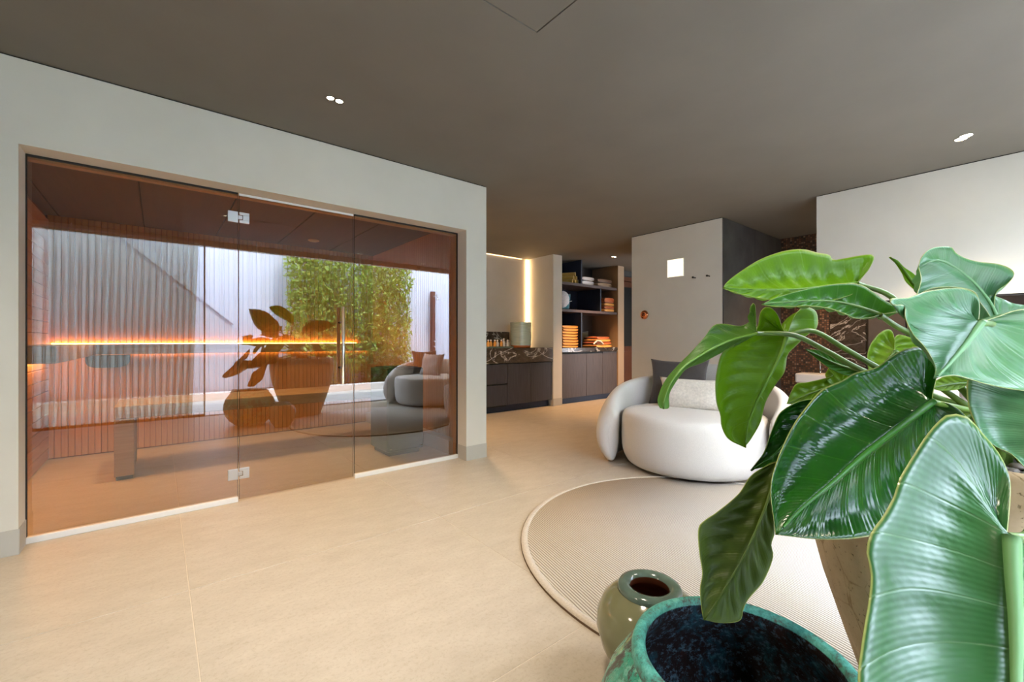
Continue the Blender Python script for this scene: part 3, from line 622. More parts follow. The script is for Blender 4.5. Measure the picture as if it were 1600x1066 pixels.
# ---------------------------------------------------------------- round sofas
def sofa(label, cx, cy, face):
    t = thing('round_sofa', label, 'sofa', (cx, cy, 0.003), face)   # local +X is where it faces
    o = MB(); R = .575; H = .45; seg = 96; prof = []
    for k in range(7): prof.append((R*(1-.14*(1-k/6)**2), .022+.06*k/6*1.0))
    prof = [(0,.016),(R-.11,.016),(R-.065,.024),(R-.034,.06),(R-.014,.12),(R-.003,.20),(R,.28),(R-.001,.36),(R-.006,.41),(R-.016,.438),(R-.038,.455),(R-.085,.463),(R-.2,.469),(R-.4,.471),(.08,.472),(0,.472)]
    rows = []
    for r, z in prof:
        row = []
        for j in range(seg):
            a = 2*PI*j/seg; n1 = noise.noise(Vector((math.cos(a)*3, math.sin(a)*3, z*7)))*.008
            cr = 0
            if .36 < z < .46: cr = .010*math.sin(a*23+4*noise.noise(Vector((a*2,0,0))))*max(0, noise.noise(Vector((math.cos(a)*2, math.sin(a)*2, 5)))+.25)
            if z < .35: cr = .004*math.sin(z*60+3*noise.noise(Vector((math.cos(a)*1.5, math.sin(a)*1.5, 1))))
            row.append(((r+n1+cr)*math.cos(a), (r+n1+cr)*math.sin(a), z + (.010*noise.noise(Vector((r*5*math.cos(a), r*5*math.sin(a), 2))) if z > .4 else 0)))
        rows.append(row)
    o.grid(rows, True).build('seat', M['boucle'], t, True, sub=1)
    b = MB(); N = 60; K = 28; rows = []
    Z0 = .93; ends = [Z0+(1-Z0)*math.sin(PI/2*i/10) for i in range(1, 11)]
    for q in [-x for x in ends[::-1]]+[-Z0+2*Z0*i/N for i in range(N+1)]+ends:
        a = PI + q*math.radians(116); k = abs(q)
        h = .45+.265*(1-k**3)                         # high at the back, lower at the arms
        e = max(0, (k-Z0)/(1-Z0)); sh = max(.004, math.sqrt(max(0, 1-e*e)))
        row = []
        for j in range(K):
            ang = 2*PI*j/K; ca = math.copysign(abs(math.cos(ang))**.7, math.cos(ang)); sa = math.copysign(abs(math.sin(ang))**.7, math.sin(ang))
            zf = .5+.5*sa; wz = (.085+.115*math.sin(PI*min(1, .12+.72*zf)))*(1-.12*(1-k))
            mid = .665+.012*(1-k)+.030*math.sin(PI*zf)-.035*max(0, zf-.5)
            rr = mid + ca*wz*.5*sh; z = .006+h*.5+h*.5*sa*(.80+.20*sh)
            row.append((rr*math.cos(a), rr*math.sin(a), z))
        rows.append(row)
    b.grid(rows, True)
    b.build('backrest', M['boucle'], t, True, sub=1)
    return t
sofa('round white sofa standing before the white wall block', 3.47, 1.86, math.radians(200))
sofa('round white sofa next to the patio opening, mirrored in the sauna glass', 3.53, .15, math.radians(150))
cushion('back_cushion', 'dark taupe square cushion leaning on the backrest of the far sofa', 'cushion', M['cushion_dark'], .52, .46, .16, (3.73, 2.13, .665), (-.38, 0, math.radians(-66)), crease=.03)
cushion('lumbar_cushion', 'cream textured lumbar cushion lying before the taupe one', 'cushion', M['cushion_cream'], .60, .30, .16, (3.58, 1.90, .585), (-.30, 0, math.radians(-72)), crease=.02)
cushion('grey_cushion', 'light grey cushion beside the taupe one on the far sofa', 'cushion', M['cushion_grey'], .46, .42, .14, (3.93, 1.83, .66), (-.35, 0, math.radians(-82)), crease=.02)
cushion('near_grey_cushion', 'grey brown cushion on the sofa by the patio', 'cushion', M['cushion_grey'], .50, .40, .15, (3.60, .10, .645), (-.3, 0, math.radians(-105)), crease=.04)
cushion('near_dark_cushion', 'dark cushion behind the grey brown one by the patio', 'cushion', M['cushion_dark'], .46, .42, .14, (3.68, -.30, .68), (-.35, 0, math.radians(-165)), crease=.03)
cushion('pale_cushion', 'pale speckled cushion on the sofa by the patio', 'cushion', M['cushion_cream'], .5, .42, .14, (3.97, .30, .68), (-.3, 0, math.radians(-75)), crease=.02)
# ---------------------------------------------------------------- vessels
t = thing('patina_bowl', 'big round bowl with green blue patina, the nearest vessel', 'bowl', (.887, .375, 0))
MB().lathe([(0,.001),(.12,.001),(.15,.006),(.215,.06),(.262,.13),(.284,.205),(.280,.275),(.258,.335),(.224,.385),(.206,.405)], seg=96).build('body', M['patina'], t, True)
MB().lathe([(.206,.402),(.2075,.415),(.203,.428),(.193,.434),(.183,.430),(.179,.420)], seg=96).build('rim', M['rim'], t, True)
MB().lathe([(.179,.421),(.183,.40),(.21,.36),(.245,.30),(.262,.235),(.262,.19),(.235,.11),(.18,.05),(.1,.02),(0,.015)], seg=96).build('inside', M['patina_in'], t, True)
t = thing('celadon_vase', 'squat olive green glazed vase behind the patinated bowl', 'vase', (1.172, .765, 0))
MB().lathe([(0,.001),(.075,.001),(.085,.006),(.115,.05),(.145,.11),(.160,.165),(.158,.205),(.140,.245),(.115,.270),(.096,.283)], seg=80).build('body', M['celadon'], t, True)
MB().lathe([(.094,.279),(.096,.290),(.091,.299),(.078,.303),(.064,.300),(.058,.290)], seg=72).build('rim', M['celadon_rim'], t, True)
MB().lathe([(.058,.291),(.062,.27),(.11,.24),(.14,.18),(.12,.08),(.07,.02),(0,.015)], seg=64).build('inside', M['clay'], t, True)
# ---------------------------------------------------------------- potted plant
PX, PY = 1.575, .05
pl = thing('potted_plant', 'huge glossy leafed plant in a tall cracked stone pot', 'potted plant', (PX, PY, 0))
pot = MB().lathe([(0,.001),(.215,.001),(.232,.01),(.268,.12),(.318,.27),(.365,.42),(.398,.56),(.412,.68),(.412,.75),(.404,.80),(.392,.815),(.375,.812),(.368,.79),(.37,.74)], seg=96).build('pot', M['stonepot'], pl, True)
MB().lathe([(0,.745),(.372,.74)], seg=48).build('soil', M['soil'], pl)
pb = MB()
for k in range(420):
    a = random.uniform(0, 2*PI); r = .36*math.sqrt(random.random()); s = random.uniform(.010,.022); n0 = len(pb.v)
    pb.lathe([(.001,-s*.5),(s*.85,-.2*s),(s,0),(s*.75,.35*s),(.001,.5*s)], (r*math.cos(a), r*math.sin(a), .752+random.uniform(0,.012)), 7)
tag(pb.build('pebbles', M['pebble'], pl, True), kind='stuff')
def make_leaf(label, kind, L, rib, R, f0, cup, vein, q, pet):
    N, K = 56, 11
    Lc, Rc = catmull(L, N), catmull(R, N); rc = catmull(rib, N)
    def ribat(t):
        u = max(0, (t-f0)/(1-f0)); x = u*N; i = min(N-1, int(x)); return rc[i].lerp(rc[i+1], x-i)
    nrm = (Rc[N//2]-Lc[N//2]).cross(rc[-1]-rc[0]).normalized()
    o = MB(); o.uv = []; o2 = Vector((PX, PY, 0))
    width = max((Rc[i]-Lc[i]).length for i in range(N+1)); V = []
    for i in range(N+1):
        t = i/N; c = ribat(t); row = []
        for s, E, k in [(1, Lc[i], j/K) for j in range(K, 0, -1)]+[(0, c, 0)]+[(1, Rc[i], j/K) for j in range(1, K+1)]:
            p = c.lerp(E, k)
            w_ = (E-c).length
            b = cup*math.sin(PI*min(1, k*1.05))*min(1, w_/.08)
            ph = (t-.16*k)*vein
            b += (.5 if kind in ('dark', 'shiny', 'pale') else 1.0)*q*math.cos(2*PI*ph)*math.sin(PI*k**.8)*min(1, w_/.05)*1.1
            b += (.003 if kind == 'dark' else .005)*noise.noise(p*5)*k - .004*(k == 0)
            row.append(p + nrm*b - o2); o.uv.append((k, t))
        V.append(row)
    o.grid(V)
    lf = o.build('leaf', LM[kind], pl, True); lf['label'] = label
    md = lf.modifiers.new('thick', 'SOLIDIFY'); md.thickness = .0012; md.offset = 0
    # midrib, standing proud of both faces
    r0 = .0042 if width > .18 else .0028
    if kind in ('shiny', 'dark') and width > .2: r0 = .0085 if kind == 'shiny' else .006
    MB().tube([ribat(f0+(1-f0)*i/24)-o2-nrm*(r0*.6) for i in range(24)], lambda t: r0*(1-.8*t)+.0006, 10).build('midrib', RIB.get(kind, M['petiole']), lf, True)
    if pet:
        pts = [Vector(p)-o2 for p in pet]
        if len(pts) > 2: pts[-1] = pts[-1]+Vector((random.uniform(-.08,.08), random.uniform(-.08,.08), 0))
        pts.append(Vector((pts[-1].x*.8, pts[-1].y*.8, .75)))
        MB().tube(catmull(pts, 36), lambda t: .0055+.004*t, 10).build('petiole', M['petiole'], lf, True)
LEAVES = [
 ('large light green leaf at the upper left, its tip pointing at the white wall', 'light', [(1.213, 0.262, 1.179), (1.23, 0.261, 1.189), (1.256, 0.251, 1.212), (1.277, 0.244, 1.24), (1.283, 0.25, 1.251), (1.273, 0.268, 1.251), (1.251, 0.295, 1.246), (1.236, 0.312, 1.244), (1.23, 0.318, 1.256), (1.208, 0.336, 1.261), (1.179, 0.356, 1.268), (1.14, 0.384, 1.263), (1.092, 0.418, 1.242), (1.043, 0.451, 1.205), (1.017, 0.462, 1.184), (1.001, 0.462, 1.17)], [(1.213, 0.262, 1.179), (1.152, 0.32, 1.171), (1.118, 0.352, 1.166), (1.061, 0.406, 1.166), (1.001, 0.462, 1.17)], [(1.213, 0.262, 1.179), (1.184, 0.262, 1.155), (1.132, 0.288, 1.138), (1.083, 0.318, 1.133), (1.05, 0.344, 1.135), (1.025, 0.373, 1.139), (1.012, 0.402, 1.146), (1.002, 0.434, 1.158), (1.001, 0.462, 1.17)], 0.14, 0.02, 11, 0.004, [(1.213, 0.262, 1.179), (1.294, 0.209, 1.141), (1.389, 0.157, 1.01), (1.568, 0.049, 0.844)]),
 ('dark green leaf just below the big light one', 'mid', [(1.188, 0.218, 1.106), (1.223, 0.2, 1.111), (1.249, 0.189, 1.117), (1.254, 0.193, 1.124), (1.236, 0.214, 1.135), (1.214, 0.235, 1.159), (1.194, 0.251, 1.174), (1.166, 0.271, 1.177), (1.12, 0.302, 1.171), (1.068, 0.336, 1.157), (1.024, 0.363, 1.141), (0.992, 0.377, 1.127)], [(1.188, 0.218, 1.106), (1.149, 0.25, 1.123), (1.109, 0.282, 1.133), (1.07, 0.314, 1.134), (1.03, 0.347, 1.131), (0.992, 0.377, 1.127)], [(1.188, 0.218, 1.106), (1.153, 0.227, 1.099), (1.113, 0.242, 1.097), (1.084, 0.255, 1.107), (1.053, 0.276, 1.118), (1.027, 0.302, 1.122), (1.014, 0.324, 1.121), (0.997, 0.354, 1.122), (0.992, 0.377, 1.127)], 0.12, 0.02, 10, 0.004, [(1.188, 0.218, 1.106), (1.267, 0.205, 1.083), (1.377, 0.167, 1.04), (1.568, 0.049, 0.844)]),
 ('long drooping leaf in front of the cushions, its edge browned', 'lightdark', [(1.092, 0.426, 1.068), (1.096, 0.429, 1.096), (1.1, 0.433, 1.139), (1.096, 0.441, 1.136), (1.098, 0.444, 1.123), (1.108, 0.443, 1.103), (1.092, 0.456, 1.088), (1.078, 0.466, 1.087), (1.045, 0.488, 1.092), (1.026, 0.499, 1.085), (1.008, 0.509, 1.059), (0.975, 0.526, 1.022), (0.941, 0.543, 0.989), (0.912, 0.557, 0.955), (0.893, 0.563, 0.917), (0.892, 0.557, 0.897), (0.894, 0.549, 0.895)], [(1.092, 0.426, 1.068), (1.048, 0.453, 1.057), (1.007, 0.479, 1.039), (0.971, 0.501, 1.017), (0.941, 0.52, 0.995), (0.914, 0.537, 0.962), (0.897, 0.547, 0.924), (0.894, 0.549, 0.895)], [(1.092, 0.426, 1.068), (1.102, 0.438, 1.062), (1.091, 0.461, 1.045), (1.066, 0.489, 1.025), (1.024, 0.522, 0.997), (0.99, 0.544, 0.983), (0.964, 0.554, 0.958), (0.936, 0.559, 0.925), (0.921, 0.551, 0.896), (0.894, 0.549, 0.895)], 0.18, 0.01, 11, 0.004, [(1.092, 0.426, 1.068), (1.171, 0.374, 1.064), (1.242, 0.329, 1.027), (1.32, 0.278, 0.98), (1.434, 0.185, 0.915), (1.568, 0.049, 0.844)]),
 ('broad hanging leaf in front of the round white sofa', 'light', [(1.179, 0.393, 1.063), (1.173, 0.4, 1.086), (1.165, 0.409, 1.118), (1.149, 0.423, 1.134), (1.134, 0.434, 1.121), (1.127, 0.438, 1.086), (1.108, 0.451, 1.059), (1.06, 0.487, 1.026), (1.044, 0.496, 0.981), (1.038, 0.498, 0.941), (1.038, 0.495, 0.901), (1.043, 0.488, 0.872), (1.044, 0.485, 0.844), (1.055, 0.473, 0.815), (1.083, 0.449, 0.796)], [(1.179, 0.393, 1.063), (1.163, 0.402, 1.016), (1.137, 0.419, 0.958), (1.11, 0.436, 0.901), (1.09, 0.447, 0.844), (1.083, 0.449, 0.796)], [(1.179, 0.393, 1.063), (1.208, 0.395, 1.079), (1.238, 0.395, 1.108), (1.274, 0.389, 1.134), (1.311, 0.377, 1.135), (1.335, 0.371, 1.12), (1.341, 0.373, 1.085), (1.322, 0.391, 1.065), (1.298, 0.409, 1.038), (1.274, 0.422, 1.013), (1.256, 0.423, 0.97), (1.222, 0.434, 0.934), (1.185, 0.442, 0.893), (1.155, 0.442, 0.848), (1.115, 0.448, 0.811), (1.083, 0.449, 0.796)], 0.24, 0.02, 12, 0.004, [(1.179, 0.393, 1.063), (1.241, 0.355, 1.075), (1.302, 0.305, 1.031), (1.363, 0.256, 0.986), (1.458, 0.165, 0.915), (1.568, 0.049, 0.844)]),
 ('small leaf under the two long stalks', 'mid', [(1.41, 0.294, 0.97), (1.379, 0.32, 0.988), (1.35, 0.343, 1.016), (1.321, 0.367, 1.027), (1.295, 0.389, 1.029)], [(1.41, 0.294, 0.97), (1.36, 0.336, 0.99), (1.321, 0.367, 1.013), (1.295, 0.389, 1.029)], [(1.41, 0.294, 0.97), (1.398, 0.304, 0.96), (1.374, 0.324, 0.962), (1.345, 0.347, 0.979), (1.317, 0.371, 1.007), (1.295, 0.389, 1.029)], 0.1, 0.01, 8, 0.004, [(1.41, 0.294, 0.97), (1.452, 0.235, 0.941), (1.568, 0.049, 0.844)]),
 ('yellow green young leaf before the mosaic wall', 'yellow', [(1.406, 0.337, 0.936), (1.421, 0.324, 0.961), (1.411, 0.332, 0.98), (1.386, 0.353, 0.988), (1.379, 0.358, 0.977), (1.389, 0.351, 0.958), (1.337, 0.393, 0.941), (1.312, 0.413, 0.936), (1.3, 0.423, 0.91), (1.293, 0.429, 0.883)], [(1.406, 0.337, 0.936), (1.367, 0.369, 0.923), (1.327, 0.401, 0.904), (1.293, 0.429, 0.883)], [(1.406, 0.337, 0.936), (1.401, 0.341, 0.91), (1.386, 0.353, 0.891), (1.357, 0.377, 0.882), (1.317, 0.409, 0.88), (1.293, 0.429, 0.883)], 0.2, 0.02, 8, 0.004, [(1.406, 0.337, 0.936), (1.452, 0.235, 0.908), (1.568, 0.049, 0.844)]),
 ('dark leaf with a thin tip behind the big glossy one', 'dark', [(1.201, 0.31, 0.901), (1.188, 0.321, 0.913), (1.171, 0.335, 0.915), (1.145, 0.356, 0.909), (1.12, 0.377, 0.892), (1.107, 0.387, 0.873), (1.094, 0.398, 0.829), (1.083, 0.407, 0.79), (1.059, 0.426, 0.751)], [(1.201, 0.31, 0.901), (1.141, 0.359, 0.845), (1.102, 0.391, 0.79), (1.059, 0.426, 0.751)], [(1.201, 0.31, 0.901), (1.217, 0.324, 0.858), (1.212, 0.346, 0.809), (1.182, 0.377, 0.768), (1.149, 0.397, 0.753), (1.107, 0.413, 0.753), (1.059, 0.426, 0.751)], 0.15, 0.02, 9, 0.004, [(1.201, 0.31, 0.901), (1.323, 0.237, 0.889), (1.568, 0.049, 0.844)]),
 ('brownish green leaf hanging over the patinated bowl', 'old', [(1.077, 0.373, 0.781), (1.046, 0.393, 0.767), (1.018, 0.409, 0.749), (0.985, 0.421, 0.714), (0.939, 0.445, 0.68), (0.911, 0.46, 0.663), (0.896, 0.466, 0.647), (0.884, 0.458, 0.606), (0.876, 0.447, 0.567), (0.863, 0.445, 0.541), (0.854, 0.438, 0.511), (0.849, 0.431, 0.489)], [(1.077, 0.373, 0.781), (1.051, 0.377, 0.736), (1.018, 0.382, 0.684), (0.975, 0.392, 0.626), (0.937, 0.403, 0.579), (0.901, 0.414, 0.541), (0.873, 0.423, 0.511), (0.849, 0.431, 0.489)], [(1.077, 0.373, 0.781), (1.076, 0.368, 0.738), (1.065, 0.368, 0.691), (1.052, 0.373, 0.654), (1.048, 0.371, 0.627), (1.038, 0.374, 0.605), (1.033, 0.369, 0.579), (1.0, 0.376, 0.536), (0.961, 0.39, 0.507), (0.94, 0.392, 0.491), (0.921, 0.391, 0.477), (0.884, 0.41, 0.478), (0.849, 0.431, 0.489)], 0.08, 0.02, 10, 0.004, [(1.077, 0.373, 0.781), (1.205, 0.307, 0.818), (1.383, 0.2, 0.856), (1.568, 0.049, 0.844)]),
 ('biggest dark glossy leaf in the middle of the plant', 'dark', [(1.218, 0.142, 0.926), (1.239, 0.142, 0.946), (1.266, 0.14, 0.973), (1.285, 0.141, 0.997), (1.296, 0.147, 1.02), (1.292, 0.16, 1.039), (1.252, 0.189, 1.032), (1.221, 0.208, 1.014), (1.192, 0.224, 0.994), (1.149, 0.25, 0.983), (1.114, 0.267, 0.966), (1.069, 0.289, 0.949), (1.024, 0.305, 0.914), (0.986, 0.315, 0.882), (0.952, 0.321, 0.847), (0.924, 0.323, 0.819), (0.897, 0.323, 0.788), (0.878, 0.317, 0.759), (0.864, 0.307, 0.726), (0.849, 0.299, 0.706)], [(1.218, 0.142, 0.926), (1.15, 0.173, 0.888), (1.091, 0.2, 0.854), (1.035, 0.225, 0.821), (0.978, 0.249, 0.785), (0.943, 0.264, 0.765), (0.898, 0.282, 0.739), (0.849, 0.299, 0.706)], [(1.218, 0.142, 0.926), (1.242, 0.122, 0.924), (1.262, 0.101, 0.905), (1.265, 0.088, 0.874), (1.249, 0.085, 0.839), (1.216, 0.093, 0.799), (1.176, 0.107, 0.766), (1.134, 0.124, 0.741), (1.09, 0.145, 0.719), (1.043, 0.169, 0.703), (0.99, 0.199, 0.697), (0.953, 0.224, 0.694), (0.907, 0.254, 0.697), (0.874, 0.279, 0.702), (0.849, 0.299, 0.706)], 0.2, 0.025, 13, 0.004, [(1.218, 0.142, 0.926), (1.291, 0.108, 0.91), (1.406, 0.078, 0.886), (1.568, 0.049, 0.844)]),
 ('nearest leaf, pale with shine, running out of the picture at the lower right', 'shiny', [(0.851, 0.028, 0.797), (0.877, 0.026, 0.82), (0.906, 0.025, 0.851), (0.921, 0.028, 0.869), (0.93, 0.038, 0.893), (0.93, 0.054, 0.918), (0.929, 0.068, 0.938), (0.917, 0.085, 0.942), (0.904, 0.095, 0.933), (0.883, 0.107, 0.911), (0.851, 0.121, 0.875), (0.828, 0.13, 0.85), (0.816, 0.133, 0.831), (0.788, 0.142, 0.803), (0.763, 0.151, 0.783), (0.746, 0.152, 0.761), (0.737, 0.146, 0.74), (0.714, 0.144, 0.711), (0.693, 0.144, 0.69), (0.667, 0.143, 0.664), (0.645, 0.14, 0.643), (0.623, 0.128, 0.614), (0.623, 0.101, 0.591), (0.641, 0.063, 0.578), (0.67, 0.025, 0.577)], [(0.851, 0.028, 0.797), (0.826, 0.026, 0.755), (0.794, 0.023, 0.706), (0.757, 0.022, 0.659), (0.719, 0.023, 0.619), (0.67, 0.025, 0.577)], [(0.851, 0.028, 0.797), (0.873, 0.02, 0.786), (0.904, 0.007, 0.784), (0.945, -0.012, 0.792), (0.964, -0.034, 0.768), (0.956, -0.049, 0.726), (0.915, -0.049, 0.677), (0.846, -0.034, 0.631), (0.762, -0.01, 0.596), (0.67, 0.025, 0.577)], 0.28, 0.02, 13, 0.004, [(0.851, 0.028, 0.797), (0.936, 0.01, 0.786), (1.276, -0.009, 0.781), (1.568, 0.049, 0.844)]),
 ('pale heart shaped leaf at the right with a curled lobe', 'pale', [(0.941, 0.058, 1.077), (0.958, 0.058, 1.101), (0.967, 0.061, 1.119), (0.958, 0.071, 1.129), (0.934, 0.087, 1.131), (0.894, 0.108, 1.125), (0.875, 0.119, 1.119), (0.859, 0.127, 1.114), (0.842, 0.136, 1.113), (0.829, 0.142, 1.111), (0.828, 0.14, 1.103), (0.849, 0.129, 1.102), (0.84, 0.127, 1.085), (0.842, 0.119, 1.061), (0.852, 0.108, 1.044), (0.856, 0.098, 1.023), (0.85, 0.094, 1.009), (0.834, 0.095, 0.998)], [(0.941, 0.058, 1.077), (0.9, 0.072, 1.044), (0.86, 0.086, 1.015), (0.834, 0.095, 0.998)], [(0.941, 0.058, 1.077), (0.989, 0.042, 1.087), (1.032, 0.027, 1.097), (1.073, 0.012, 1.1), (1.123, -0.011, 1.095), (1.158, -0.031, 1.064), (1.157, -0.036, 1.022), (1.117, -0.021, 0.987), (1.059, 0.005, 0.972), (1.005, 0.03, 0.977), (0.957, 0.051, 0.986), (0.912, 0.07, 0.997), (0.878, 0.081, 1.001), (0.834, 0.095, 0.998)], 0.4, 0.02, 9, 0.004, [(0.941, 0.058, 1.077), (1.048, 0.048, 1.072), (1.307, 0.03, 1.016), (1.568, 0.049, 0.844)]),
 ('pale leaf highest at the right, white with shine', 'pale', [(1.23, 0.054, 1.091), (1.236, 0.056, 1.121), (1.246, 0.053, 1.146), (1.269, 0.039, 1.163), (1.283, 0.031, 1.181), (1.279, 0.038, 1.194), (1.261, 0.054, 1.202), (1.237, 0.075, 1.205), (1.215, 0.092, 1.211), (1.196, 0.105, 1.221), (1.185, 0.111, 1.232), (1.16, 0.128, 1.231), (1.14, 0.139, 1.223), (1.123, 0.147, 1.206), (1.114, 0.149, 1.189)], [(1.23, 0.054, 1.091), (1.214, 0.068, 1.132), (1.181, 0.094, 1.175), (1.143, 0.125, 1.202), (1.114, 0.149, 1.189)], [(1.23, 0.054, 1.091), (1.2, 0.06, 1.095), (1.175, 0.065, 1.107), (1.148, 0.072, 1.121), (1.129, 0.078, 1.138), (1.1, 0.097, 1.145), (1.072, 0.12, 1.145), (1.062, 0.133, 1.139), (1.062, 0.143, 1.132), (1.08, 0.142, 1.15), (1.099, 0.143, 1.167), (1.114, 0.149, 1.189)], 0.3, 0.03, 9, 0.004, [(1.23, 0.054, 1.091), (1.363, 0.049, 1.041), (1.526, 0.045, 0.951), (1.568, 0.049, 0.844)]),
 ('blue grey leaf edge below the highest pale leaf', 'pale', [(1.26, 0.056, 1.092), (1.248, 0.065, 1.116), (1.247, 0.066, 1.138), (1.263, 0.053, 1.133), (1.282, 0.038, 1.123), (1.311, 0.014, 1.118), (1.34, -0.009, 1.116)], [(1.26, 0.056, 1.092), (1.292, 0.03, 1.106), (1.34, -0.009, 1.116)], [(1.26, 0.056, 1.092), (1.282, 0.038, 1.096), (1.311, 0.014, 1.101), (1.34, -0.009, 1.116)], 0.2, 0.01, 6, 0.004, [(1.26, 0.056, 1.092), (1.363, 0.049, 1.041), (1.526, 0.045, 0.951), (1.568, 0.049, 0.844)]),
 ('pale leaf cut by the right edge below the heart shaped one', 'pale', [(1.088, -0.011, 0.942), (1.102, 0.005, 0.981), (1.094, 0.032, 1.0), (1.078, 0.06, 1.005), (1.067, 0.077, 0.994), (1.066, 0.081, 0.977), (1.062, 0.08, 0.953), (1.057, 0.076, 0.93), (1.053, 0.064, 0.895), (1.054, 0.048, 0.878), (1.053, 0.032, 0.87), (1.046, 0.018, 0.853), (1.045, -0.01, 0.816)], [(1.088, -0.011, 0.942), (1.069, -0.011, 0.885), (1.045, -0.01, 0.816)], [(1.088, -0.011, 0.942), (1.166, -0.041, 0.98), (1.2, -0.067, 0.928), (1.168, -0.06, 0.858), (1.113, -0.039, 0.824), (1.045, -0.01, 0.816)], 0.3, 0.02, 8, 0.004, [(1.088, -0.011, 0.942), (1.276, -0.009, 0.9), (1.568, 0.049, 0.844)]),
 ('small pointed leaf standing before the white wall', 'light', [(1.294, 0.17, 1.158), (1.294, 0.17, 1.181), (1.284, 0.178, 1.198), (1.268, 0.191, 1.212), (1.256, 0.201, 1.228), (1.243, 0.212, 1.234)], [(1.294, 0.17, 1.158), (1.276, 0.185, 1.188), (1.259, 0.198, 1.216), (1.243, 0.212, 1.234)], [(1.294, 0.17, 1.158), (1.284, 0.178, 1.164), (1.27, 0.189, 1.181), (1.265, 0.194, 1.198), (1.254, 0.203, 1.22), (1.243, 0.212, 1.234)], 0.05, 0.005, 6, 0.001, [(1.294, 0.17, 1.158), (1.383, 0.136, 1.069), (1.568, 0.049, 0.844)]),
 ('yellow green leaf behind the stalks in front of the marble', 'yellow', [(1.476, 0.241, 1.025), (1.487, 0.243, 1.058), (1.49, 0.25, 1.079), (1.478, 0.264, 1.077), (1.46, 0.279, 1.055), (1.443, 0.288, 1.025), (1.433, 0.287, 0.988), (1.43, 0.279, 0.952)], [(1.476, 0.241, 1.025), (1.453, 0.26, 0.989), (1.43, 0.279, 0.952)], [(1.476, 0.241, 1.025), (1.492, 0.239, 1.065), (1.532, 0.216, 1.058), (1.565, 0.193, 1.038), (1.576, 0.184, 1.004), (1.538, 0.21, 0.971), (1.483, 0.246, 0.943), (1.43, 0.279, 0.952)], 0.35, 0.02, 7, 0.004, [(1.476, 0.241, 1.025), (1.477, 0.214, 0.99), (1.568, 0.049, 0.844)]),
 ('small bright leaf between the heart shaped leaf and the glossy one', 'yellow', [(1.455, 0.103, 0.954), (1.44, 0.115, 0.966), (1.412, 0.138, 0.969), (1.393, 0.153, 0.96), (1.384, 0.161, 0.942)], [(1.455, 0.103, 0.954), (1.423, 0.129, 0.951), (1.384, 0.161, 0.942)], [(1.455, 0.103, 0.954), (1.435, 0.12, 0.939), (1.412, 0.138, 0.935), (1.394, 0.152, 0.936), (1.384, 0.161, 0.942)], 0.1, 0.01, 6, 0.004, [(1.455, 0.103, 0.954), (1.48, 0.082, 0.921), (1.568, 0.049, 0.844)]),
 ('upright leaf leaning to the patio, left of the pair mirrored in the sauna glass', 'mid', [(1.215, -0.15, 1.146), (1.29, -0.171, 1.192), (1.327, -0.197, 1.292), (1.269, -0.23, 1.372), (1.198, -0.273, 1.451), (1.112, -0.325, 1.492), (1.028, -0.385, 1.505), (0.987, -0.45, 1.507)], [(1.215, -0.15, 1.146), (1.143, -0.225, 1.244), (1.062, -0.3, 1.368), (1.011, -0.375, 1.458), (0.987, -0.45, 1.507)], [(1.215, -0.15, 1.146), (1.114, -0.239, 1.191), (1.049, -0.318, 1.262), (1.012, -0.378, 1.369), (0.992, -0.419, 1.459), (0.987, -0.45, 1.507)], 0.1, 0.02, 9, 0.004, [(1.215, -0.15, 1.146), (1.3, -0.1, 1.1), (1.55, 0.05, 0.85)]),
 ('upright leaf leaning to the patio, right of the pair mirrored in the sauna glass', 'light', [(1.483, -0.1, 1.292), (1.508, -0.125, 1.357), (1.482, -0.157, 1.43), (1.425, -0.2, 1.502), (1.355, -0.257, 1.553), (1.287, -0.325, 1.561), (1.229, -0.4, 1.541)], [(1.483, -0.1, 1.292), (1.409, -0.2, 1.411), (1.315, -0.3, 1.503), (1.229, -0.4, 1.541)], [(1.483, -0.1, 1.292), (1.423, -0.189, 1.339), (1.357, -0.268, 1.385), (1.287, -0.328, 1.449), (1.247, -0.369, 1.504), (1.229, -0.4, 1.541)], 0.1, 0.02, 9, 0.004, [(1.483, -0.1, 1.292), (1.45, -0.05, 1.1), (1.55, 0.05, 0.85)]),
 ('level leaf on the far side of the plant', 'mid', [(1.579, 0.0, 1.193), (1.615, -0.011, 1.266), (1.722, -0.032, 1.342), (1.837, -0.072, 1.356), (1.978, -0.131, 1.344), (2.091, -0.2, 1.282)], [(1.579, 0.0, 1.193), (1.731, -0.067, 1.233), (1.853, -0.133, 1.275), (2.091, -0.2, 1.282)], [(1.579, 0.0, 1.193), (1.667, -0.085, 1.178), (1.787, -0.15, 1.199), (1.868, -0.185, 1.191), (2.091, -0.2, 1.282)], 0.15, 0.02, 9, 0.004, [(1.579, 0.0, 1.193), (1.62, -0.02, 1.0), (1.55, 0.05, 0.85)]),
 ('leaf hanging down the right side of the stone pot', 'old', [(1.739, -0.1, 1.031), (1.828, -0.107, 1.012), (1.904, -0.124, 0.899), (1.996, -0.16, 0.801), (2.003, -0.215, 0.704), (1.976, -0.28, 0.663)], [(1.739, -0.1, 1.031), (1.825, -0.16, 0.899), (1.913, -0.22, 0.783), (1.976, -0.28, 0.663)], [(1.739, -0.1, 1.031), (1.777, -0.18, 0.937), (1.829, -0.24, 0.803), (1.909, -0.27, 0.704), (1.976, -0.28, 0.663)], 0.15, 0.02, 9, 0.004, [(1.739, -0.1, 1.031), (1.75, -0.1, 0.95), (1.55, 0.05, 0.85)]),
]
for a in LEAVES: make_leaf(*a)
